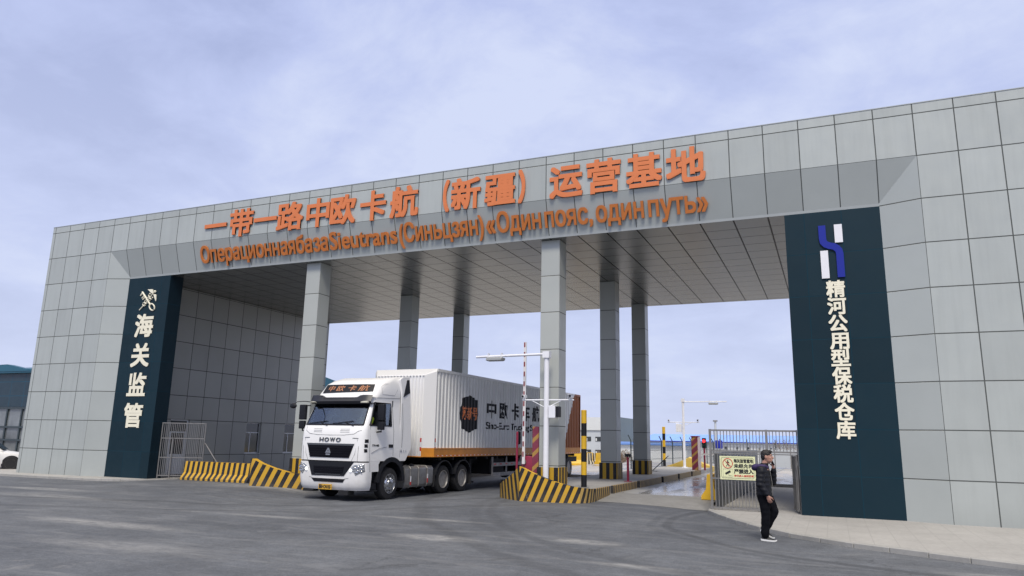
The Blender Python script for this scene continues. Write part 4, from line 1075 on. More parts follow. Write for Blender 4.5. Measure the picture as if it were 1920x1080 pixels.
    lettering('plate_number', '新E·CN155', lambda u, v, d: Vector((u, -.076-d, v)), 'sign_ink', pl, -.235, .205, size=.13, depth=.004, bold=.04, base=.295)
    for s in (-1, 1):
        poly = [(.77, .85), (.93, .99), (1.21, 1.02), (1.225, .80), (1.0, .69), (.95, .78)]
        mb = MB(); n_ = len(poly); cen = (1.03, .86)
        def hp(u, z, o): return cabF(s*u, z, o)
        A = []
        for i in range(n_):
            p, q = poly[i], poly[(i+1) % n_]
            for t in range(4): A.append((lerp(p[0], q[0], t/4), lerp(p[1], q[1], t/4)))
        rings = [[hp(lerp(cen[0], u, k), lerp(cen[1], z, k), o) for u, z in A] for k, o in ((1, -.02), (1, .014), (.93, .022), (.6, .026), (.2, .026))]
        mb.loft(rings); hl = mb.build('headlight', 'headlamp', bump, smooth=40)
        mb = MB()
        for u, z, r in ((1.06, .93, .055), (1.15, .90, .05), (1.06, .81, .055), (1.16, .80, .04), (.97, .90, .04)):
            p = hp(u, z, .03); mb.lathe([(r, p.y+.004), (r*.8, p.y-.004), (r*.3, p.y+.002), (.004, p.y+.001)], (p.x, 0, p.z), 'y', 14)
        mb.build('reflector', 'chrome', hl)
        mb = MB(); p = hp(.84, .84, .035); mb.ball(p, .05, 1, .4, 1); mb.build('daytime_lamp', 'drl', hl)
    mb = MB(); mb.box(.4, .75, .05, .35, .12, .249); mb.box(-1.0, -.6, .1, .35, .17, .249); mb.build('tow_bracket', 'dark', bump, smooth=0)
    # doors, side windows, steps
    for s in (-1, 1):
        X = lambda x: s*x
        mb = MB(); 
        for pts in ([(.40, .8), (.34, 1.4), (.36, 2.13), (.62, 2.88)], [(1.55, 1.25), (1.56, 2.0), (1.5, 2.9)], [(1.9, 1.2), (1.93, 3.2), (1.85, 3.55)]):
            mb.tube([(X(interp(CABT, z)[0]+.001), y, z) for y, z in pts], .007, 5)
        mb.build('door_seam', 'seam', T)
        d = MB(); d.prism([(.36, .79), (.84, .79), (.82, 1.0), (.9, 1.098), (.36, 1.098)], 'x', X(1.16), X(1.243)); d.build('lower_door', 'truck_white', T, smooth=0)
        f = MB()
        for (pts) in ([(.34, 2.16), (.585, 2.85)], [(.585, 2.85), (1.43, 2.85)], [(1.43, 2.85), (1.45, 2.16)], [(1.45, 2.16), (.34, 2.16)], [(1.12, 2.85), (1.12, 2.16)]):
            f.tube([(X(interp(CABT, z)[0]-.005), y, z) for y, z in pts], .022, 6)
        w_ = f.build('side_window', 'black', T)
        g = MB(); y0 = 1.13 if s > 0 else .5
        g.use('glass'); g.prism([(y0, 2.17), (1.43, 2.17), (1.42, 2.84), (y0+(.0 if s > 0 else .12), 2.84)], 'x', X(1.15), X(1.158)); g.build('pane', 'glass', w_, smooth=0)
        h = MB(); h.box(min(X(1.235), X(1.26)), max(X(1.235), X(1.26)), 1.3, 1.52, 1.5, 1.6); h.bevel(.01, 1); h.build('door_handle', 'black', T)
        st = MB(); 
        for z0, z1, x1 in ((.25, .46, 1.17), (.5, .77, 1.14)): st.box(min(X(.7), X(x1)), max(X(.7), X(x1)), .5, .88, z0, z1)
        st.box(min(X(.7), X(1.2)), max(X(.7), X(1.2)), .52, .9, .2, .25); st.bevel(.02, 1); st.build('step', 'black', T)
        # wheel arch
        a = MB(); cy, cz = 1.49, .47; arc = [(cy + .745*math.cos(t), cz + .745*math.sin(t)) for t in [PI*k/16 for k in range(17)]]
        inn = [(cy + .60*math.cos(t), cz + .60*math.sin(t)) for t in [PI*k/16 for k in range(17)]]
        for i in range(16): a.prism([arc[i], arc[i+1], inn[i+1], inn[i]], 'x', X(.75), X(1.262))
        bmesh.ops.remove_doubles(a.bm, verts=a.bm.verts[:], dist=.0004); a.build('wheel_arch', 'black', T)
        a = MB(); a.prism(inn, 'x', X(.72), X(.76)); a.build('arch_liner', 'dark', T)
        # swept side panel behind the cab, up to the roof deflector
        p = MB(); p.prism([(1.86, 1.08), (2.24, 1.08), (2.56, 1.5), (2.45, 3.25), (2.38, 3.79), (2.0, 3.75), (1.84, 3.64), (1.96, 3.3)], 'x', X(1.175), X(1.248)); p.bevel(.012, 1)
        for v in p.bm.verts: v.co.x -= s*.07*ss(2.4, 3.6, v.co.z)
        p.build('side_fairing', 'truck_white', T, smooth=30)
        p = MB(); p.prism([(2.04, 3.10), (2.22, 3.66), (2.355, 3.68), (2.41, 3.26)], 'x', X(1.2), X(1.258))
        for v in p.bm.verts: v.co.x -= s*.07*ss(2.4, 3.6, v.co.z)
        p.build('fairing_vent', 'black', T, smooth=0)
        p = MB(); p.tube([(X(1.246), 2.0, 1.5), (X(1.244), 2.02, 2.2), (X(1.2), 2.0, 2.9)], .005, 5); p.tube([(X(interp(CABT, z)[0]+.001), y, z) for y, z in ((.55, 3.0), (1.2, 3.02), (1.9, 3.05))], .005, 5); p.tube([(X(interp(CABT, z)[0]+.001), y, z) for y, z in ((.9, 3.36), (1.1, 3.46), (1.7, 3.5), (1.76, 3.3), (1.6, 3.12), (.95, 3.12), (.9, 3.36))], .004, 5)
        p.tube([(X(1.246), .42, 1.34), (X(1.247), .8, 1.47), (X(1.244), 1.2, 1.52)], .005, 5)
        p.build('body_crease', 'seam', T)
    lettering('model_letters', 'T7H·480', lambda u, v, d: Vector((1.239+d, u, v)), 'sign_ink', T, .45, .80, size=.085, depth=.003, bold=.03, base=1.535, copies=5)
    lettering('door_mark', '载', lambda u, v, d: Vector((1.2485+d, u, v)), 'faint_ink', T, 1.93, 2.02, size=.1, depth=.003, bold=.0, base=1.36)
    lettering('door_mark', '2', lambda u, v, d: Vector((1.2485+d, u, v)), 'faint_ink', T, 2.09, 2.14, size=.1, depth=.003, bold=.0, base=1.36)
    lettering('door_mark', '人', lambda u, v, d: Vector((1.2485+d, u, v)), 'faint_ink', T, 2.2, 2.29, size=.1, depth=.003, bold=.0, base=1.36)
    # mirrors
    def mirror(x, y, z0, z1, s):
        m = MB(); m.box(x-.12, x+.12, y-.06, y+.07, z0+.28, z1); m.box(x-.11, x+.11, y-.05, y+.06, z0, z0+.25); m.bevel(.03, 3); o = m.build('mirror', 'black', T)
        a = MB(); a.tube([(s*1.15, y+.05, z1-.03), (x, y+.03, z1-.02)], .02, 6); a.tube([(s*1.2, y+.05, z0-.07), (x, y+.03, z0-.05), (x, y+.02, z0+.02)], .025, 6); a.build('mirror_arm', 'black', o)
        g = MB(); g.box(x-.1, x+.1, y+.071, y+.073, z0+.3, z1-.03); g.box(x-.09, x+.09, y+.061, y+.063, z0+.02, z0+.23); g.build('mirror_glass', 'chrome', o, smooth=0)
    mirror(1.40, .62, 2.03, 2.8, 1); mirror(-1.40, .30, 2.03, 2.78, -1)
    m = MB(); m.tube([(-.88, .32, 2.84), (-1.0, -.1, 2.86), (-1.14, -.28, 2.84), (-1.2, -.33, 2.78)], .014, 6); a = m.build('front_mirror_arm', 'black', T)
    m = MB(); m.ball((-1.24, -.34, 2.71), .13, 1.05, .4, .62, 3); m.build('front_mirror', 'black', a)
    # chassis behind the cab
    mb = MB()
    for s in (-1, 1): mb.box(min(s*.36, s*.46), max(s*.36, s*.46), .6, 6.9, .62, .88)
    mb.box(-.9, .9, 1.0, 1.3, .4, .62); mb.box(-.35, .35, .4, 1.9, .35, 1.05); mb.box(-1.0, 1.0, 2.25, 2.5, .8, 1.5)
    for y in (3.2, 4.2, 5.4): mb.box(-.36, .36, y, y+.12, .64, .84)
    for y in (4.72, 6.04): mb.lathe([(.12, -1.0), (.12, 1.0)], (0, y, .48), 'x', 12)
    mb.lathe([(.07, -1.05), (.07, 1.05)], (0, 1.49, .46), 'x', 12)
    mb.build('chassis', 'dark', T, smooth=30)
    mb = MB(); mb.box(-.45, .45, 4.9, 5.9, .92, 1.08); mb.build('fifth_wheel', 'dark', T)
    for s in (1, -1):
        mb = MB(); prof = [(.62, .24), (1.16, .24), (1.22, .32), (1.22, .82), (1.15, .9), (.62, .9)]; mb.prism(prof, 'y', 2.3, 4.0); mb.bevel(.02, 2)
        if s < 0:
            for v in mb.bm.verts: v.co.x *= -1
        tk = mb.build('fuel_tank', 'alu', T)
        for y in (2.62, 3.1, 3.62):
            mb = MB(); pts = [(s*.62, y, .235), (s*1.165, y, .232), (s*1.226, y, .31), (s*1.226, y, .83), (s*1.155, y, .906), (s*.62, y, .906)]
            for a, b in zip(pts, pts[1:]): 
                a, b = Vector(a), Vector(b); mb.tube([a, b], .014, 6)
            mb.build('tank_strap', 'steel_dk', tk)
        if s > 0:
            mb = MB(); mb.box(1.236, 1.242, 2.59, 2.65, .32, .42); mb.box(1.236, 1.242, 3.6, 3.66, .36, .5); mb.build('reflector', 'red', tk, smooth=0)
            mb = MB(); mb.box(1.236, 1.242, 2.59, 2.65, .42, .6); mb.box(1.236, 1.242, 3.6, 3.66, .5, .64); mb.build('reflector', 'logo_white', tk, smooth=0)
            mb = MB(); mb.lathe([(.08, .9), (.08, .95), (.06, .97)], (1.0, 3.0, 0), 'z', 14); mb.build('filler_cap', 'black', tk)
        for y in (4.72, 6.04):
            g = MB(); cz = .47; t0, t1 = (PI*.06, PI*.94)
            arc = [(y + .6*math.cos(t), cz + .6*math.sin(t)) for t in [lerp(t0, t1, k/14) for k in range(15)]]; inn = [(y + .565*math.cos(t), cz + .565*math.sin(t)) for t in [lerp(t0, t1, k/14) for k in range(15)]]
            for i in range(14): g.prism([arc[i], arc[i+1], inn[i+1], inn[i]], 'x', s*.58, s*1.25)
            bmesh.ops.remove_doubles(g.bm, verts=g.bm.verts[:], dist=.0004); g.build('mudguard', 'black', T)
        g = MB(); g.box(min(s*.6, s*1.24), max(s*.6, s*1.24), 6.62, 6.65, .18, .62); g.build('mud_flap', 'black_rub', T, smooth=0)
        g = MB(); g.box(min(s*.6, s*1.24), max(s*.6, s*1.24), 4.06, 4.09, .2, .62); g.build('mud_flap', 'black_rub', T, smooth=0)
    for s in (1, -1):
        wheel('wheel', T, s*1.07, 1.47, .415, .485, .3, True, s)
        for y in (4.72, 6.04): wheel('wheel', T, s*1.06, y, .42, .485, .28, False, s, dual=True)
M['visor'] = mat('visor plastic', (.016, .017, .024), .4, 0, .1); M['lamp_clear'] = mat('clear lamp', (.62, .60, .5), .2, 0, .1); M['grille'] = mat('grille plastic', (.006, .006, .010), .6, 0, .1, spec=.15)
M['chrome_dk'] = mat('dull chrome', (.16, .165, .17), .3, .8, .1); M['seam'] = mat('seam shadow gap', (.12, .125, .13), .6); M['faint_ink'] = mat('faded door lettering', (.25, .28, .36), .6)
M['plate'] = mat('yellow plate', (.70, .40, .04), .45, 0, .05); M['paper'] = mat('ochre folder', (.45, .33, .12), .7, 0, .05); M['led'] = emit_mat('lit orange dots', (.80, .36, .18), .16)
M['drl'] = emit_mat('lit daytime lamp', (1, 1, 1), 1.5)
def headlamp():
    t = NT('headlamp'); p = t.pos(); v = t.n('ShaderNodeTexVoronoi'); v.inputs['Scale'].default_value = 26; t.put(v.inputs['Vector'], p)
    c = t.mix(v.outputs['Distance'], (.62, .64, .66), (.12, .13, .14)); t.bump(v.outputs['Distance'], .6, .02)
    return t.out(c, .12, .5, .8)
M['headlamp'] = headlamp()
build_truck()

# ------------------------------------------------------------------ the semi-trailer
TL_RZ = -math.radians(1.5)
TY0, TLEN, TW, TZ0, TZ1 = 0.0, 15.15, 2.6, 1.10, 4.13
trailer = thing('box_trailer', 'long white corrugated box trailer with orange skirt, black shield and lettering', 'trailer', (18.45, 1.74, 0), TL_RZ)
PIT, DEP = .24, .033
def corr(y):
    """depth of the side skin at y: flat crest, slope, flat valley, slope"""
    t = (y/PIT) % 1.0
    if t < .30: return 0.0
    if t < .45: return -DEP*(t-.30)/.15
    if t < .85: return -DEP
    return -DEP*(1-(t-.85)/.15)
def corr_breaks(a, b):
    r = []; k = int(a/PIT)-1
    while k*PIT < b+PIT:
        for q in (0, .30, .45, .85):
            y = (k+q)*PIT
            if a < y < b: r.append(y)
        k += 1
    return r
def trailer_mats():
    t = NT('trailer paint'); p = t.pos(); q = t.xyz(p)
    n = t.noise(t.comb(t.math('MULTIPLY', q[1], 3.0), t.math('MULTIPLY', q[2], .5), q[0]), 1.0, 5, .65)
    white = t.mul((.83, .835, .82), t.ramp(n, .35, .75, 1.04, .86))
    g = t.noise(p, .8, 5, .7); white = t.mix(t.ramp(g, .5, .8, 0, .25), white, (.5, .51, .48))
    # painted livery: the orange tail is cut off by a ragged slanting edge
    edge = t.math('ADD', t.math('MULTIPLY', q[2], .56), 11.95)
    rag = t.math('MULTIPLY', t.math('SUBTRACT', t.noise(p, 6.0, 4, .7), .5), .45)
    m = t.math('GREATER_THAN', q[1], t.math('ADD', edge, rag))
    orange = t.mul((.30, .085, .012), t.ramp(n, .35, .75, 1.1, .85))
    return t.out(t.mix(m, white, orange), .45, 0, .45)
M['trailer'] = trailer_mats()
M['orange_rail'] = mat('orange trailer rail', (.62, .235, .02), .45, 0, .15, 3)
def build_trailer():
    T = trailer; ch = .30
    # sides (right one in view, left mirrored), corrugated
    ys = [ch] + corr_breaks(ch+.001, TLEN-.1) + [TLEN-.1]
    for s, name in ((0, 'side_wall'), (1, 'side_wall')):
        mb = MB()
        def X(y): return (corr(y) if s == 0 else -TW-corr(y))
        zs = [TZ0+.28, TZ1-.1]
        for a, b in zip(ys, ys[1:]): mb.face([(X(a), a, zs[0]), (X(b), b, zs[0]), (X(b), b, zs[1]), (X(a), a, zs[1])])
        bmesh.ops.remove_doubles(mb.bm, verts=mb.bm.verts[:], dist=.0004); mb.build(name, 'trailer', T, smooth=0)
    # front with ribs, its corners chamfered, and a sloped top
    mb = MB(); n = 15; xs = []
    for k in range(n):
        x0 = lerp(-TW+ch, -ch, k/n); w = (TW-2*ch)/n
        xs += [(x0, 0), (x0+w*.42, 0), (x0+w*.55, .045), (x0+w*.87, .045)]
    xs.append((-ch, 0)); y_ = -.05
    for (a, da), (b, db) in zip(xs, xs[1:]): mb.face([(a, y_+da, TZ0+.02), (b, y_+db, TZ0+.02), (b, y_+db, TZ1-.27), (a, y_+da, TZ1-.27)])
    for s in (0, 1):
        F = lambda x: x if s == 0 else -TW-x
        mb.face([(F(-ch), y_, TZ0+.02), (F(0), ch, TZ0+.02), (F(0), ch, TZ1-.1), (F(-ch), y_, TZ1-.27)])
        mb.face([(F(-ch), y_, TZ1-.27), (F(0), ch, TZ1-.1), (F(-.02), ch+.06, TZ1), (F(-ch), y_+.02, TZ1-.24)])
    bmesh.ops.remove_doubles(mb.bm, verts=mb.bm.verts[:], dist=.0004); mb.build('front_wall', 'truck_white', T, smooth=0)
    mb = MB(); mb.face([(-TW+ch, y_, TZ1-.27), (-ch, y_, TZ1-.27), (-ch, y_+.02, TZ1-.24), (-TW+ch, y_+.02, TZ1-.24)])
    mb.face([(-TW+ch, y_+.02, TZ1-.24), (-ch, y_+.02, TZ1-.24), (-.02, ch+.06, TZ1), (-TW+.02, ch+.06, TZ1)])
    mb.face([(-TW+.02, ch+.06, TZ1), (-.02, ch+.06, TZ1), (-.02, TLEN, TZ1), (-TW+.02, TLEN, TZ1)]); mb.build('roof', 'truck_white', T, smooth=0)
    mb = MB()
    for x in (-.05, -TW-.012): mb.box(x, x+.062, ch+.06, TLEN, TZ1-.1, TZ1-.003)
    mb.build('top_rail', 'trailer', T, smooth=0)
    mb = MB()
    for x in (-.08, -TW-.015): mb.box(x, x+.095, ch-.02, TLEN, TZ0, TZ0+.28); mb.box(x-.004, x+.105, ch-.02, TLEN, TZ0+.27, TZ0+.30); mb.box(x-.004, x+.105, ch-.02, TLEN, TZ0-.005, TZ0+.03)
    mb.box(-TW+ch, -ch, y_-.01, .1, TZ0-.01, TZ0+.02)
    mb.prism([(-ch, y_-.012), (.012, ch-.02), (.012, ch+.1), (-.1, ch+.1), (-ch, .1)], 'z', TZ0, TZ0+.3)
    mb.build('bottom_rail', 'orange_rail', T, smooth=0)
    tp, tw = MB(), MB()
    for k in range(50):
        y = ch+.1+k*.3
        if y > TLEN-.2: break
        tp.box(.0185, .021, y, y+.1, TZ0-.0, TZ0+.055); tw.box(.0185, .021, y+.101, y+.19, TZ0-.0, TZ0+.055)
    for (z0, z1, mb_) in ((.0, .18, tw), (.18, .32, tp), (.32, .5, tw), (.5, .64, tp)): 
        mb_.prism([(.004, ch+.02), (.006, ch+.02), (.006, ch+.085), (.004, ch+.085)], 'z', TZ0+z0*.95+.02, TZ0+z1*.95+.02)
        mb_.prism([(-ch-.06, y_-.004), (-ch-.06, y_-.002), (-ch-.0, y_-.002), (-ch-.0, y_-.004)], 'z', TZ0+z0*.95+.02, TZ0+z1*.95+.02)
    tp.build('red_tape', 'red', T, smooth=0); tw.build('white_tape', 'logo_white', T, smooth=0)
    mb = MB(); mb.box(-TW, 0, TLEN, TLEN+.05, TZ0, TZ1-.01); mb.build('rear_door', 'trailer', T, smooth=0)
    # painted shields and lettering on the corrugated side
    def on_side(u, v, d): return Vector((corr(u)+.004+d, u, v))
    def shield(y0, y1, z0, z1, name='shield'):
        W, H = y1-y0, z1-z0
        half = [(.5, 0), (.62, .035), (.80, .09), (.95, .11), (.965, .3), (1.0, .36), (1.0, .42), (1.03, .5), (1.0, .58), (1.0, .64), (.965, .7), (.95, .885), (.78, .895), (.74, .94), (.62, .955), (.5, 1.0)]
        poly = half + [(1-a, b) for a, b in half[::-1] if a != .5]
        bm = bmesh.new(); vs = [bm.verts.new((y0+a*W, z0+b*H, 0)) for a, b in poly]; bm.faces.new(vs)
        bmesh.ops.triangulate(bm, faces=bm.faces[:])
        for c in corr_breaks(y0-.1, y1+.1): bmesh.ops.bisect_plane(bm, geom=bm.verts[:]+bm.edges[:]+bm.faces[:], plane_co=(c, 0, 0), plane_no=(1, 0, 0))
        for v in bm.verts: v.co = on_side(v.co.x, v.co.y, 0)
        me = bpy.data.meshes.new(name); bm.to_mesh(me); bm.free(); me.materials.append(M['black']); o = bpy.data.objects.new(name, me); C.objects.link(o); o.parent = T; return o
    sh = shield(2.10, 3.50, 1.95, 3.36); shield(7.05, 7.62, 1.52, 2.12)
    for ch_, a, b in zip('苏新号', (2.2, 2.62, 3.05), (2.6, 3.03, 3.42)):
        lettering('shield_character', ch_, lambda u, v, d: on_side(u, v, d+.003), 'orange', sh, a, b, size=.52, depth=.002, bold=.02, base=2.48, cut=corr_breaks(a-.1, b+.1), copies=6)
    for k, ch_ in enumerate('中欧卡车航班'):
        a = 4.27+1.13*k; lettering('side_character', ch_, on_side, 'black', T, a, a+.80, size=.72, depth=.002, bold=.028, base=2.63, cut=corr_breaks(a-.1, a+.95), copies=6)
    for s, a, b in (('Sino-Euro', 4.22, 6.37), ('Trucking', 6.52, 8.42), ('Service', 8.57, 10.25)):
        lettering('side_word', s, on_side, 'black', T, a, b, size=.37, depth=.002, bold=.024, base=2.14, cut=corr_breaks(4.1, 10.8), copies=6)
    # running gear
    mb = MB()
    for x in (-.85, -1.75): mb.box(x-.06, x+.06, 1.0, TLEN-.1, .78, 1.09)
    for k in range(16): y = .8+k*.9; mb.box(-TW+.05, -.05, y, y+.1, .98, 1.095)
    mb.box(-TW+.15, -.15, 11.2, 15.0, .7, .95)
    for y in (11.0, 12.32, 13.64): mb.lathe([(.08, -2.3), (.08, -.3)], (0, y, .46), 'x', 12)
    mb.build('underframe', 'dark', T, smooth=30)
    for x in (-.45, -2.15):
        mb = MB(); mb.box(x-.07, x+.07, 3.6, 3.74, .34, 1.0); mb.box(x-.05, x+.05, 3.62, 3.72, .16, .4); mb.box(x-.16, x+.16, 3.52, 3.82, .1, .16); mb.tube([(x, 3.67, .85), (x*.7-.39, 3.67, .85)], .025, 6); mb.build('landing_leg', 'dark', T)
    for x in (-.03, -TW-.01):
        mb = MB()
        for z in (.30, .68): mb.box(x, x+.04, 4.9, 10.2, z, z+.14)
        for y in (4.9, 6.2, 7.6, 8.9, 10.15): mb.box(x-.05, x-.001, y, y+.06, .3, 1.05)
        mb.build('side_guard', 'guard_white', T, smooth=0)
    mb = MB()
    for k in range(10): y = 4.95+k*.53; mb.box(.0105, .0125, y, y+.2, .74, .79)
    mb.build('guard_tape', 'red', T, smooth=0)
    mb = MB(); mb.box(-2.3, -.3, 5.2, 6.5, .36, .98); mb.bevel(.02, 1); mb.build('dark_filler_box', 'dark', T)  # dark box added to block the bright view under the trailer
    mb = MB(); mb.box(-2.35, -.25, 7.6, 9.4, .42, .97); mb.bevel(.02, 1); mb.build('dark_filler_box', 'dark', T)  # second added box, keeps the space under the floor dark
    mb = MB(); mb.lathe([(.2, -.14), (.48, -.12), (.5, 0), (.48, .12), (.2, .14)], (-1.3, 4.5, .72), 'z', 24); mb.build('filler_wheel', 'black_rub', T)  # wheel shape added as dark filler beneath the trailer floor
    for s_, x in ((1, -.2), (-1, -TW+.2)):
        for y in (11.0, 12.32, 13.64): wheel('wheel', T, x, y, .44, .50, .28, False, s_)
M['guard_white'] = mat('dirty guard white', (.40, .38, .36), .6, 0, .3, 3)
build_trailer()
# ------------------------------------------------------------------ people
def limb(mb, pts, rads, sub=2, flat=None):
    """joined balls and tapering cones, later fused into one skin"""
    P = [Vector(p) for p in pts]
    for i in range(len(P)-1):
        n = max(2, int((P[i+1]-P[i]).length/(.5*min(rads[i], rads[i+1])))+1)
        mb.tube([P[i].lerp(P[i+1], t/n) for t in range(n+1)], 0, 14, True, [lerp(rads[i], rads[i+1], t/n) for t in range(n+1)])
    for p, r in zip(P, rads): mb.ball(p, r*.995, sub=2)
def oval(mb, c, rx, ry, rz, rot=None): mb.ball(c, 1, rx, ry, rz, 3, rot)
def rings_body(mb, secs, seg=20):
    """secs: (cx, cy, z, rx, ry)"""
    mb.loft([[Vector((cx + rx*math.cos(2*PI*k/seg), cy + ry*math.sin(2*PI*k/seg), z)) for k in range(seg)] for cx, cy, z, rx, ry in secs])
def hand(mb, wrist, dirv, palm_n, curl=.5, L=.175, thumb_side=1):
    """a palm, four separate fingers of unequal length and a thumb; dirv = along the hand, palm_n = out of the palm"""
    d = Vector(dirv).normalized(); n = Vector(palm_n).normalized(); s = d.cross(n).normalized()
    w = Vector(wrist); pc = w + d*.05
    R = Matrix((s, d, n)).transposed().to_4x4(); mb.ball(pc, 1, .042, .054, .018, 3, R); limb(mb, [w - d*.02, w + d*.02], [.028, .03])
    for k, (o, l) in enumerate(((-.030, .068), (-.010, .08), (.010, .075), (.029, .06))):
        p = w + d*.088 + s*o; a = 0; pts = [p]
        for seg_ in (.45, .32, .26):
            a += curl*.75; p = p + (d*math.cos(a) + n*math.sin(a))*l*seg_; pts.append(p)
        limb(mb, pts, [.0105, .010, .009, .008])
    t0 = w + d*.035 - s*.034*thumb_side; t1 = t0 - s*.028*thumb_side + d*.03 + n*.015; t2 = t1 + d*.032 + n*.016*(1+curl)
    limb(mb, [t0, t1, t2], [.015, .0125, .0095])
def build_man():
    T = thing('person', 'man in black padded jacket walking along the kerb with a phone at his ear', 'person', (29.76, -4.77, -.075))
    # faces +x; the camera sees his right side (-y)
    b = MB()
    hc = Vector((.045, 0, 1.585))
    oval(b, hc, .100, .078, .118); oval(b, hc+Vector((.035, 0, -.065)), .070, .062, .060); oval(b, hc+Vector((.062, 0, -.095)), .034, .034, .026)
    limb(b, [hc+Vector((.095, 0, .01)), hc+Vector((.118, 0, -.028))], [.012, .017]); oval(b, hc+Vector((.098, 0, -.062)), .014, .026, .008); oval(b, hc+Vector((.096, 0, -.076)), .013, .022, .008)
    oval(b, hc+Vector((.086, 0, .028)), .018, .058, .012)
    for s in (-1, 1):
        oval(b, hc+Vector((-.012, s*.079, -.012)), .020, .010, .033); oval(b, hc+Vector((.06, s*.045, -.03)), .03, .022, .025)
    limb(b, [(-.02, 0, 1.38), (.0, 0, 1.44), (.02, 0, 1.52)], [.072, .058, .056])
    rings_body(b, [(-.02, 0, .80, .12, .16), (-.03, 0, .95, .12, .165), (-.03, 0, 1.15, .11, .16), (-.03, 0, 1.32, .10, .185), (-.02, 0, 1.40, .07, .1)])
    # right arm hangs, left arm holds the phone
    limb(b, [(-.04, -.19, 1.32), (-.075, -.225, 1.05), (.035, -.225, .865)], [.055, .043, .03]); hand(b, (.045, -.225, .85), (.30, .03, -1), (.25, .95, 0), .62, thumb_side=-1)
    limb(b, [(-.01, .19, 1.32), (.115, .20, 1.10), (.15, .10, 1.36)], [.055, .043, .03]); hand(b, (.15, .095, 1.375), (-.12, .0, 1), (-.75, -.55, 0), .8, thumb_side=1)
    limb(b, [(-.03, -.085, .88), (-.01, -.09, .48), (-.035, -.09, .1)], [.085, .058, .042]); limb(b, [(-.02, .085, .88), (.14, .09, .53), (-.06, .10, .17)], [.085, .058, .042])
    remeshed(b, 'body', 'skin', T, .0075, 2)
    # eyes and brows
    e = MB()
    for s in (-1, 1): e.ball(hc+Vector((.085, s*.033, .006)), .0095, 1, 1, .7)
    e.build('eyes', 'sole', T)
    e = MB()
    for s in (-1, 1): e.ball(hc+Vector((.0925, s*.034, .006)), .0048)
    e.build('pupils', 'hair', T)
    e = MB()
    for s in (-1, 1): e.tube([hc+Vector((.098, s*.018, .030)), hc+Vector((.093, s*.038, .034)), hc+Vector((.079, s*.055, .029))], .004, 6)
    e.build('eyebrows', 'hair', T)
    h = MB(); oval(h, hc+Vector((-.012, 0, .045)), .104, .084, .088); oval(h, hc+Vector((-.045, 0, .0)), .070, .080, .085); oval(h, hc+Vector((.052, 0, .094)), .052, .062, .032); oval(h, hc+Vector((-.062, 0, -.05)), .036, .06, .04)
    remeshed(h, 'hair', 'hair', T, .007, 1, lambda c: .006*mnoise.noise(c*45))
    # jacket: quilted in bands
    j = MB()
    rings_body(j, [(-.045, 0, .80, .135, .185), (-.04, 0, .84, .147, .195), (-.04, 0, .95, .142, .195), (-.04, 0, 1.08, .138, .195), (-.045, 0, 1.2, .135, .20), (-.05, 0, 1.31, .125, .205), (-.045, 0, 1.37, .105, .17), (-.015, 0, 1.425, .085, .10), (.0, 0, 1.455, .078, .085)], 24)
    limb(j, [(-.05, -.19, 1.32), (-.09, -.235, 1.06), (.025, -.23, .885)], [.088, .076, .055]); limb(j, [(-.02, .19, 1.32), (.12, .205, 1.09), (.152, .11, 1.33)], [.088, .074, .052])
    def quilt(c): return .0035*math.sin(c.z*2*PI/.085) + .006*mnoise.noise(c*16)
    remeshed(j, 'jacket', 'jacket', T, .011, 2, quilt)
    c = MB(); c.tube([(.022, -.228, .892), (.034, -.226, .866)], .049, 16); c.tube([(.152, .112, 1.32), (.152, .106, 1.345)], .047, 16); c.build('cuffs', 'trousers', T)
    k = MB()
    limb(k, [(-.10, -.12, 1.38), (-.175, -.06, 1.375), (-.19, 0, 1.365), (-.175, .06, 1.375), (-.10, .12, 1.38)], [.05, .062, .068, .062, .05]); limb(k, [(-.10, -.12, 1.385), (.0, -.115, 1.40), (.05, -.07, 1.38)], [.05, .036, .026]); limb(k, [(-.10, .12, 1.385), (.0, .115, 1.40), (.05, .07, 1.38)], [.05, .036, .026])
    oval(k, (-.12, 0, 1.385), .10, .12, .05)
    remeshed(k, 'hood', 'hood', T, .01, 2, lambda q: .007*mnoise.noise(q*22))
    z = MB(); z.tube([(.118, -.004, .84), (.118, -.004, 1.1), (.095, -.003, 1.28), (.07, 0, 1.40)], .006, 6); z.build('zip', 'steel_dk', T)
    t = MB()
    rings_body(t, [(-.035, 0, .70, .12, .165), (-.035, 0, .80, .135, .175), (-.035, 0, .92, .135, .17)])
    limb(t, [(-.045, -.085, .84), (-.03, -.09, .66), (-.02, -.09, .48), (-.04, -.09, .28), (-.05, -.09, .115)], [.115, .1, .086, .08, .078])
    limb(t, [(-.01, .085, .84), (.06, .09, .69), (.125, .09, .54), (.02, .095, .34), (-.065, .10, .195)], [.122, .104, .086, .080, .076])
    remeshed(t, 'trousers', 'trousers', T, .011, 2, lambda q: .007*mnoise.noise(Vector((q.x*9, q.y*9, q.z*16))))
    def shoe(loc, rz, ry):
        R = Matrix.Translation(loc) @ Matrix.Rotation(rz, 4, 'Z') @ Matrix.Rotation(ry, 4, 'Y')
        u = MB(); secs = []
        for x, w, h in ((-.075, .026, .075), (-.06, .036, .098), (-.02, .040, .105), (.03, .040, .09), (.08, .044, .062), (.13, .045, .048), (.17, .036, .038), (.195, .016, .026)):
            secs.append([R @ Vector((x, w*math.cos(a)*(1 if math.sin(a) < .3 else .85), .022 + (h-.022)*max(0, math.sin(a)))) for a in [PI*k/10 for k in range(11)]])
        u.loft(secs); o = u.build('shoe', 'shoe', T, smooth=50)
        s = MB(); secs = []
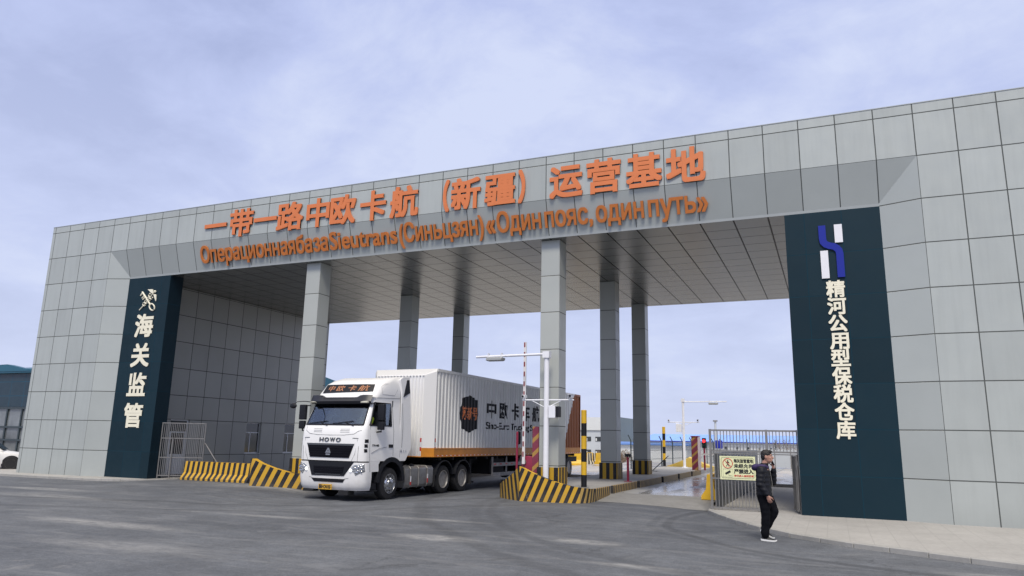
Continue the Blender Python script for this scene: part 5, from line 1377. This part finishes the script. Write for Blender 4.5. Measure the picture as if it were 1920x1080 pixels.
        for x, w, zt, zb in ((-.088, .024, .034, .012), (-.075, .036, .038, .002), (-.02, .042, .032, .0), (.06, .044, .028, .0), (.13, .048, .027, .0), (.18, .038, .03, .006), (.207, .015, .034, .018)):
            secs.append([R @ Vector((x, y, z)) for y, z in ((-w, zt), (w, zt), (w*.95, zb), (-w*.95, zb))])
        s.loft(secs); s.build('sole', 'sole', o, smooth=40)
    shoe((-.045, -.09, 0), -.05, .02); shoe((-.085, .10, .115), .0, .50)
    f = MB(); R = Matrix.Translation((.135, .055, 1.485)) @ Matrix.Rotation(-.45, 4, 'Y') @ Matrix.Rotation(.5, 4, 'Z')
    f.box(-.004, .004, -.036, .036, -.075, .075, R); f.bevel(.003, 2)
    p = f.build('mobile_phone', 'black', None); p.location = T.location; tag(p, 'black mobile phone held to the walking man\'s ear', 'phone')
build_man()
def build_driver():
    D = Matrix.Translation(truck.location) @ Matrix.Rotation(TR_RZ, 4, 'Z')
    T = thing('person', 'truck driver in a bright yellow vest sitting behind the side window', 'person', D @ Vector((.12, -.2, 0)), TR_RZ)
    b = MB(); hc = Vector((.62, .93, 2.60))
    oval(b, hc, .078, .10, .118); oval(b, hc+Vector((0, -.045, -.06)), .058, .055, .05); limb(b, [hc+Vector((0, -.095, .0)), hc+Vector((0, -.115, -.03))], [.011, .016])
    for s in (-1, 1): oval(b, hc+Vector((s*.078, .01, -.01)), .01, .018, .03)
    limb(b, [hc+Vector((0, .02, -.2)), hc+Vector((0, .01, -.05))], [.06, .056]); rings_body(b, [(.62, .98, 2.0, .16, .12), (.62, .97, 2.25, .17, .11), (.62, .96, 2.38, .16, .08), (.62, .95, 2.44, .07, .06)])
    limb(b, [(.84, .93, 2.36), (.92, .78, 2.18), (.78, .62, 2.26)], [.05, .042, .03]); hand(b, (.78, .62, 2.26), (-.3, -.6, .6), (-.3, -.5, -.7), .9)
    limb(b, [(.40, .93, 2.36), (.36, .76, 2.16), (.46, .62, 2.26)], [.05, .042, .03]); hand(b, (.46, .62, 2.26), (.2, -.6, .6), (.2, -.5, -.7), .9)
    remeshed(b, 'body', 'skin', T, .009, 2)
    h = MB(); oval(h, hc+Vector((0, .02, .045)), .084, .10, .085); remeshed(h, 'hair', 'hair', T, .01, 1)
    v = MB(); rings_body(v, [(.62, .985, 1.99, .185, .14), (.62, .975, 2.22, .195, .13), (.62, .965, 2.36, .20, .10), (.62, .955, 2.42, .13, .08)]); limb(v, [(.84, .93, 2.36), (.90, .82, 2.24)], [.075, .06]); limb(v, [(.40, .93, 2.36), (.37, .82, 2.24)], [.075, .06]); remeshed(v, 'vest', 'hivis', T, .014, 2)
build_driver()

# ------------------------------------------------------------------ the parked car on the left
def build_car():
    T = thing('car', 'white saloon car parked beyond the left edge of the gate', 'car', (-3.6, 2.05, -.1), math.radians(50))
    # x forward (nose to the right), origin under the front axle
    secs = [(.88, .25, .50, .62), (.84, .20, .60, .74), (.70, .18, .68, .82), (.40, .18, .76, .86), (-.1, .18, .84, .88), (-.55, .18, .90, .89), (-1.6, .18, .93, .89), (-2.7, .18, .95, .88), (-3.2, .2, .98, .84), (-3.45, .28, .95, .75)]
    mb = MB(); R = []
    for x, z0, z1, w in secs:
        R.append([Vector((x, y, z)) for y, z in ((-w*.9, z0), (-w, z0+.15), (-w*1.0, z1-.16), (-w*.93, z1-.04), (-w*.6, z1), (0, z1+.015), (w*.6, z1), (w*.93, z1-.04), (w, z1-.16), (w, z0+.15), (w*.9, z0))])
    mb.loft(R); bd = mb.build('body', 'truck_white', T, smooth=50)
    mb = MB(); R = []
    for x, z, w in ((-.35, .86, .74), (-1.05, 1.38, .58), (-1.3, 1.45, .58), (-2.0, 1.46, .58), (-2.5, 1.36, .58), (-3.05, .95, .70)):
        R.append([Vector((x, y, zz)) for y, zz in ((-.80 if .9 > z else -.80, .86), (-w, z-.05), (-w*.8, z), (w*.8, z), (w, z-.05), (.80, .86))])
    mb.loft(R); mb.build('roof', 'truck_white', T, smooth=50)
    mb = MB()
    mb.loft([[Vector((-.42, -.66, .93)), Vector((-.42, .66, .93))], [Vector((-1.0, -.53, 1.365)), Vector((-1.0, .53, 1.365))]], cap=False, closed=False)
    for v in mb.bm.verts: v.co.x += .05; v.co.z += .02
    mb.build('windscreen', 'win', T, smooth=0)
    for s in (-1, 1):
        mb = MB(); pts = [(-.72, .93), (-1.14, 1.34), (-1.72, 1.38), (-1.72, .93)]; mb.face([(x, s*(.80-(z-.86)*.37+.012), z) for x, z in pts]); pts = [(-1.79, .93), (-1.79, 1.38), (-2.3, 1.34), (-2.7, .95)]; mb.face([(x, s*(.80-(z-.86)*.37+.012), z) for x, z in pts]); mb.build('side_window', 'win', T, smooth=0)
        mb = MB(); mb.ball((.72, s*.66, .60), 1, .12, .14, .075); mb.build('headlight', 'headlamp', T)
        mb = MB(); mb.ball((-.62, s*.98, .95), 1, .07, .11, .07); mb.build('door_mirror', 'truck_white', T)
        for x in (0, -2.6):
            a = MB(); a.lathe([(.36, s*.80), (.36, s*.885)], (x, 0, .33), 'y', 28); a.build('wheel_arch', 'black', T)
            w = MB(); w.lathe([(.2, s*.74), (.3, s*.735), (.325, s*.76), (.325, s*.90), (.3, s*.925), (.2, s*.92)], (x, 0, .325), 'y', 28); w = w.build('wheel', 'black_rub', T)
            r = MB(); r.lathe([(.215, s*.90), (.21, s*.922), (.19, s*.9), (.05, s*.905), (.01, s*.915)], (x, 0, .325), 'y', 24); r = r.build('rim', 'rim_dk', w)
            d = MB()
            for k in range(5): an = 2*PI*k/5; d.lathe([(.045, s*.905), (.04, s*.915)], (x+.125*math.cos(an), 0, .325+.125*math.sin(an)), 'y', 10)
            d.build('rim_opening', 'black', w)
build_car()

# ------------------------------------------------------------------ buildings and fences beyond
def left_building():
    M['teal_roof'] = mat('teal metal roof', (.02, .11, .17), .4, .2, .06)
    M['navy_band'] = panel_mat('navy panel band', (.012, .032, .05), 'X', 'Z', 1.5, 1.02, -25.3, 4.14, gap=.04, joint=3, metal=0)
    M['frame_dk'] = mat('dark window frame', (.03, .045, .055), .4)
    M['shop_glass'] = mat('glossy grey glazing', (.14, .155, .165), .10, 0, .5, .35, spec=.9)  # glossy grey glazing with uneven tone
    T = thing('hall', 'navy fronted hall with glazed ground floor behind the parked car', 'building', (0, 14, 0))
    mb = MB(); mb.box(-52, -9, 0, 22, 3.35, 5.78); mb.build('wall', 'navy_band', T, smooth=0)
    mb = MB(); mb.prism([(-.25, 5.782), (22.2, 5.782), (22.2, 5.9), (11, 7.6), (-.25, 5.9)], 'x', -52.2, -8.8); mb.prism([(-52, 5.9), (-24.2, 6.42), (-22, 6.05), (-9, 5.9)], 'y', -.3, .2); mb.build('roof', 'teal_roof', T, smooth=0)
    mb = MB(); mb.box(-52, -9, .12, 21.9, -.2, 3.349); mb.build('glazing', 'shop_glass', T, smooth=0)
    mb = MB()
    for k in range(27): x = -51.5+k*1.62; mb.box(x, x+.14, .03, .12, -.1, 3.34)
    for z in (3.2, 1.85, .95): mb.box(-52, -9, .0, .119, z, z+.13)
    mb.build('window_frame', 'frame_dk', T, smooth=0)
left_building()
def far_buildings():
    M['hall_white'] = mat('white cladding', (.60, .62, .62), .5, 0, .05, .2); M['hall_grey'] = mat('grey green metal wall', (.15, .19, .20), .5, .2, .06, .3); M['pale'] = mat('pale wall', (.46, .49, .52), .6, 0, .06, .3)
    M['roof_blue'] = panel_mat('blue sheet roof', (.22, .40, .88), 'X', 'Y', 3.0, 60, 0, 0, gap=.12, metal=.0, joint=.85, rough=.5); M['dark_hole'] = mat('dark opening', (.03, .035, .04), .5)
    zb = -2.0
    T = thing('hall', 'white flat roofed hall with a grey metal side behind the striped pillar feet', 'building', (0, 100, 0))
    mb = MB(); mb.use('hall_white'); mb.box(-14, -1.6, 0, 12, 3.6, 5.75); mb.use('pale'); mb.box(-14, -1.61, .25, 12, zb, 3.599); mb.build('wall', None, T, smooth=0)
    mb = MB(); mb.prism([(-.02, 5.8), (12, 5.8), (12, zb), (0, zb)], 'x', -1.599, -1.45); mb.build('side_wall', 'hall_grey', T, smooth=0)
    for x in (-7.5, -5.8):
        for z in (1.75, -.4):
            mb = MB(); mb.box(x, x+.95, .18, .26, z, z+.75); w = mb.build('window', 'dark_hole', T, smooth=0); mb = MB(); mb.box(x+.06, x+.3, .17, .179, z+.06, z+.5); mb.build('pane', 'hall_white', w, smooth=0)
    T = thing('warehouse', 'long white warehouse with a bright blue roof behind the fences', 'building', (0, 120, 0))
    mb = MB(); mb.box(-3.4, 85, 0, 30, zb, 2.15); mb.build('wall', 'hall_white', T, smooth=0)
    mb = MB(); mb.prism([(-.6, 2.1), (15, 3.55), (30.6, 2.1), (30.6, 2.0), (15, 3.45), (-.6, 2.0)], 'x', -3.6, 85.2); mb.build('roof', 'roof_blue', T, smooth=0)
    mb = MB(); mb.box(-3.6, 85.2, -.66, -.6, 1.95, 2.12); mb.build('gutter', 'logo_blue', T, smooth=0)
    for k in range(7):
        x = 9.2 + k*1.95; mb = MB(); mb.lathe([(.30-.03*k, -.1), (.30-.03*k, 0)], (x, -.0, 1.05), 'y', 14); mb.box(x-.06, x+.06, -.1, 0, -.3, .75); mb.build('extractor_fan', 'dark_hole', T, smooth=30)
    mb = MB()
    for k in range(5): mb.box(-.3+k*.42, -.05+k*.42, -.04, 0, .55, 1.15)
    mb.build('wall_vent', 'dark_hole', T, smooth=0)
    T = thing('shed', 'low pale shed with a thin blue roof edge left of the front bollard pillar', 'shed', (0, 85, 0))
    mb = MB(); mb.box(1.5, 12.2, 0, 8, zb, 1.35); mb.build('wall', 'hall_white', T, smooth=0)
    mb = MB(); mb.prism([(-.4, 1.351), (8.4, 1.351), (8.4, 1.5), (4, 1.8), (-.4, 1.5)], 'x', 1.2, 12.5); mb.build('roof', 'logo_blue_pale', T, smooth=0)
M['logo_blue_pale'] = mat('faded blue roof edge', (.09, .2, .5), .5)
far_buildings()
def yard_fence():
    M['fence_dk'] = mat('dark green wire fence', (.035, .05, .055), .55, .3, .1)
    T = thing('mesh_fence', 'dark wire security fence with outward bent post tops', 'fence', (0, 0, 0))
    path = [(18.9, 27.3), (19.6, 33.5), (20.3, 42), (21.2, 52), (36, 54)]
    w = MB()
    for a, b in zip(path, path[1:]):
        A, B = Vector(a), Vector(b); n = max(1, round((B-A).length/2.6))
        for i in range(n):
            p, q = A.lerp(B, i/n), A.lerp(B, (i+1)/n)
            mb = MB(); d = (q-p).normalized(); nn = Vector((d.y, -d.x))
            mb.tube([(p.x, p.y, -.4), (p.x, p.y, 1.85), (p.x-nn.x*.3*.6, p.y-nn.y*.3*.6, 2.2)], .04, 6); mb.build('post', 'fence_dk', T)
            m = max(2, int((q-p).length/.14))
            for k in range(1, m): r = p.lerp(q, k/m); w.box(r.x-.006, r.x+.006, r.y-.006, r.y+.006, -.1, 1.75)
            for z in (.05, .6, 1.2, 1.74): w.tube([(p.x, p.y, z), (q.x, q.y, z)], .014, 4)
    w.build('wires', 'fence_dk', T, smooth=0)
    T = thing('panel_fence', 'light grey panel fence across the yard behind the man', 'fence', (0, 0, 0))
    mb = MB()
    for k in range(12): x = 26.2+k*1.05; mb.box(x+.03, x+1.02, 35.0, 35.04, .2, 1.4)
    mb.build('panels', 'pale', T, smooth=0)
    mb = MB()
    for k in range(13): x = 26.2+k*1.05; mb.box(x-.028, x+.028, 34.98, 35.06, -.1, 1.5)
    mb.box(26.2, 38.8, 35.005, 35.035, .08, .14); mb.build('posts', 'steel', T, smooth=0)
yard_fence()
def utilities():
    t = thing('chimney_stack', 'thin pale steel stack rising over the blue roof', 'chimney', (11.6, 118, -2))
    mb = MB(); mb.lathe([(.2, 0), (.2, 7.7)], (0, 0, 0), 'z', 10); mb.build('shaft', 'pale', t); mb = MB(); mb.lathe([(.42, 7.7), (.42, 7.95)], (0, 0, 0), 'z', 10); mb.build('cap', 'steel_dk', t)
    t = thing('tank_on_frame', 'bright blue tank on a pale frame at the end of the dark fence', 'tank', (21.4, 50, 0))
    mb = MB(); mb.lathe([(.3, 1.3), (.33, 1.34), (.33, 2.0), (.3, 2.05)], (0, 0, 0), 'z', 16); mb.build('drum', 'logo_blue', t)
    mb = MB()
    for x, y in ((-.3, -.3), (.3, -.3), (.3, .3), (-.3, .3)): mb.box(x-.03, x+.03, y-.03, y+.03, -.1, 1.3)
    mb.box(-.35, .35, -.35, .35, 1.25, 1.299); mb.build('frame', 'pale', t, smooth=0)
utilities()
# dry shrubs and bare trees
M['twig'] = mat('dry twigs', (.20, .145, .105), .9, 0, .35, 9); M['bark'] = mat('grey bark', (.16, .14, .13), .9, 0, .2)
def shrub(loc, r, h, seed, label):
    rnd = random.Random(seed); t = thing('dry_shrub', label, 'shrub', loc, 0, 'dry shrubs beyond the gate')
    mb = MB()
    for k in range(420):
        a = rnd.uniform(0, 2*PI); q = r*math.sqrt(rnd.random()); z = h*rnd.random()**.8*(1-.55*(q/r)**2)
        p = Vector((q*math.cos(a), q*math.sin(a), z)); d = Vector((rnd.gauss(0, .6), rnd.gauss(0, .6), 1)).normalized(); L = rnd.uniform(.12, .4)*max(.6, h); s = d.cross(Vector((rnd.gauss(0, 1), rnd.gauss(0, 1), .1))).normalized()*rnd.uniform(.01, .035)
        mb.face([p-s, p+s, p+d*L])
    mb.build('twigs', 'twig', t, smooth=0, fix=False)
    s = MB()
    for k in range(6): a = k*1.05; s.tube([(0, 0, -.1), (r*.35*math.cos(a), r*.35*math.sin(a), h*.6)], .025, 5)
    s.build('stem', 'bark', t)
for i, (x, y, r, h, l) in enumerate(((6.6, 62, 1.3, 1.6, 'widest brown shrub left of the middle pillar foot'), (7.9, 64, 1.1, 1.4, 'brown shrub hidden partly by the middle pillar'), (12.5, 50, .8, 1.3, 'rounded dry shrub left of the red reader post'), (5.6, 66, 1.2, 1.0, 'low brown shrub at the tail of the trailer'), (14.7, 40, .5, .7, 'small dry shrub just behind the reader head'))):
    shrub((x, y, -.09-1.7*ss(40, 85, y)), r, h, i, l)
def bare_tree(loc, h, seed, label):
    rnd = random.Random(seed); t = thing('bare_tree', label, 'tree', loc, 0, 'bare trees beyond the yard')
    tr = MB(); tr.tube([(0, 0, -.2), (.05, 0, h*.3), (.02, .05, h*.55)], .1, 7, True, [.12, .09, .05]); tr.build('trunk', 'bark', t)
    cr = MB()
    def grow(p, d, L, r, n):
        q = p + d*L; cr.tube([p, q], r, 4, False, [r, r*.6])
        if n == 0: return
        for k in range(3): grow(q, (d + Vector((rnd.gauss(0, .5), rnd.gauss(0, .5), rnd.gauss(.15, .3)))).normalized(), L*.72, r*.6, n-1)
    for k in range(5): a = k*1.3; grow(Vector((.03, 0, h*(.28+.05*k))), Vector((math.cos(a)*.6, math.sin(a)*.6, .8)).normalized(), h*.2, .04, 3)
    cr.build('crown', 'twig', t, smooth=0)
bare_tree((26.6, 58, -.9), 3.6, 3, 'left bare tree over the panel fence beside the man\'s head'); bare_tree((29.2, 60, -.95), 3.4, 5, 'right bare tree over the panel fence near the blue pier')
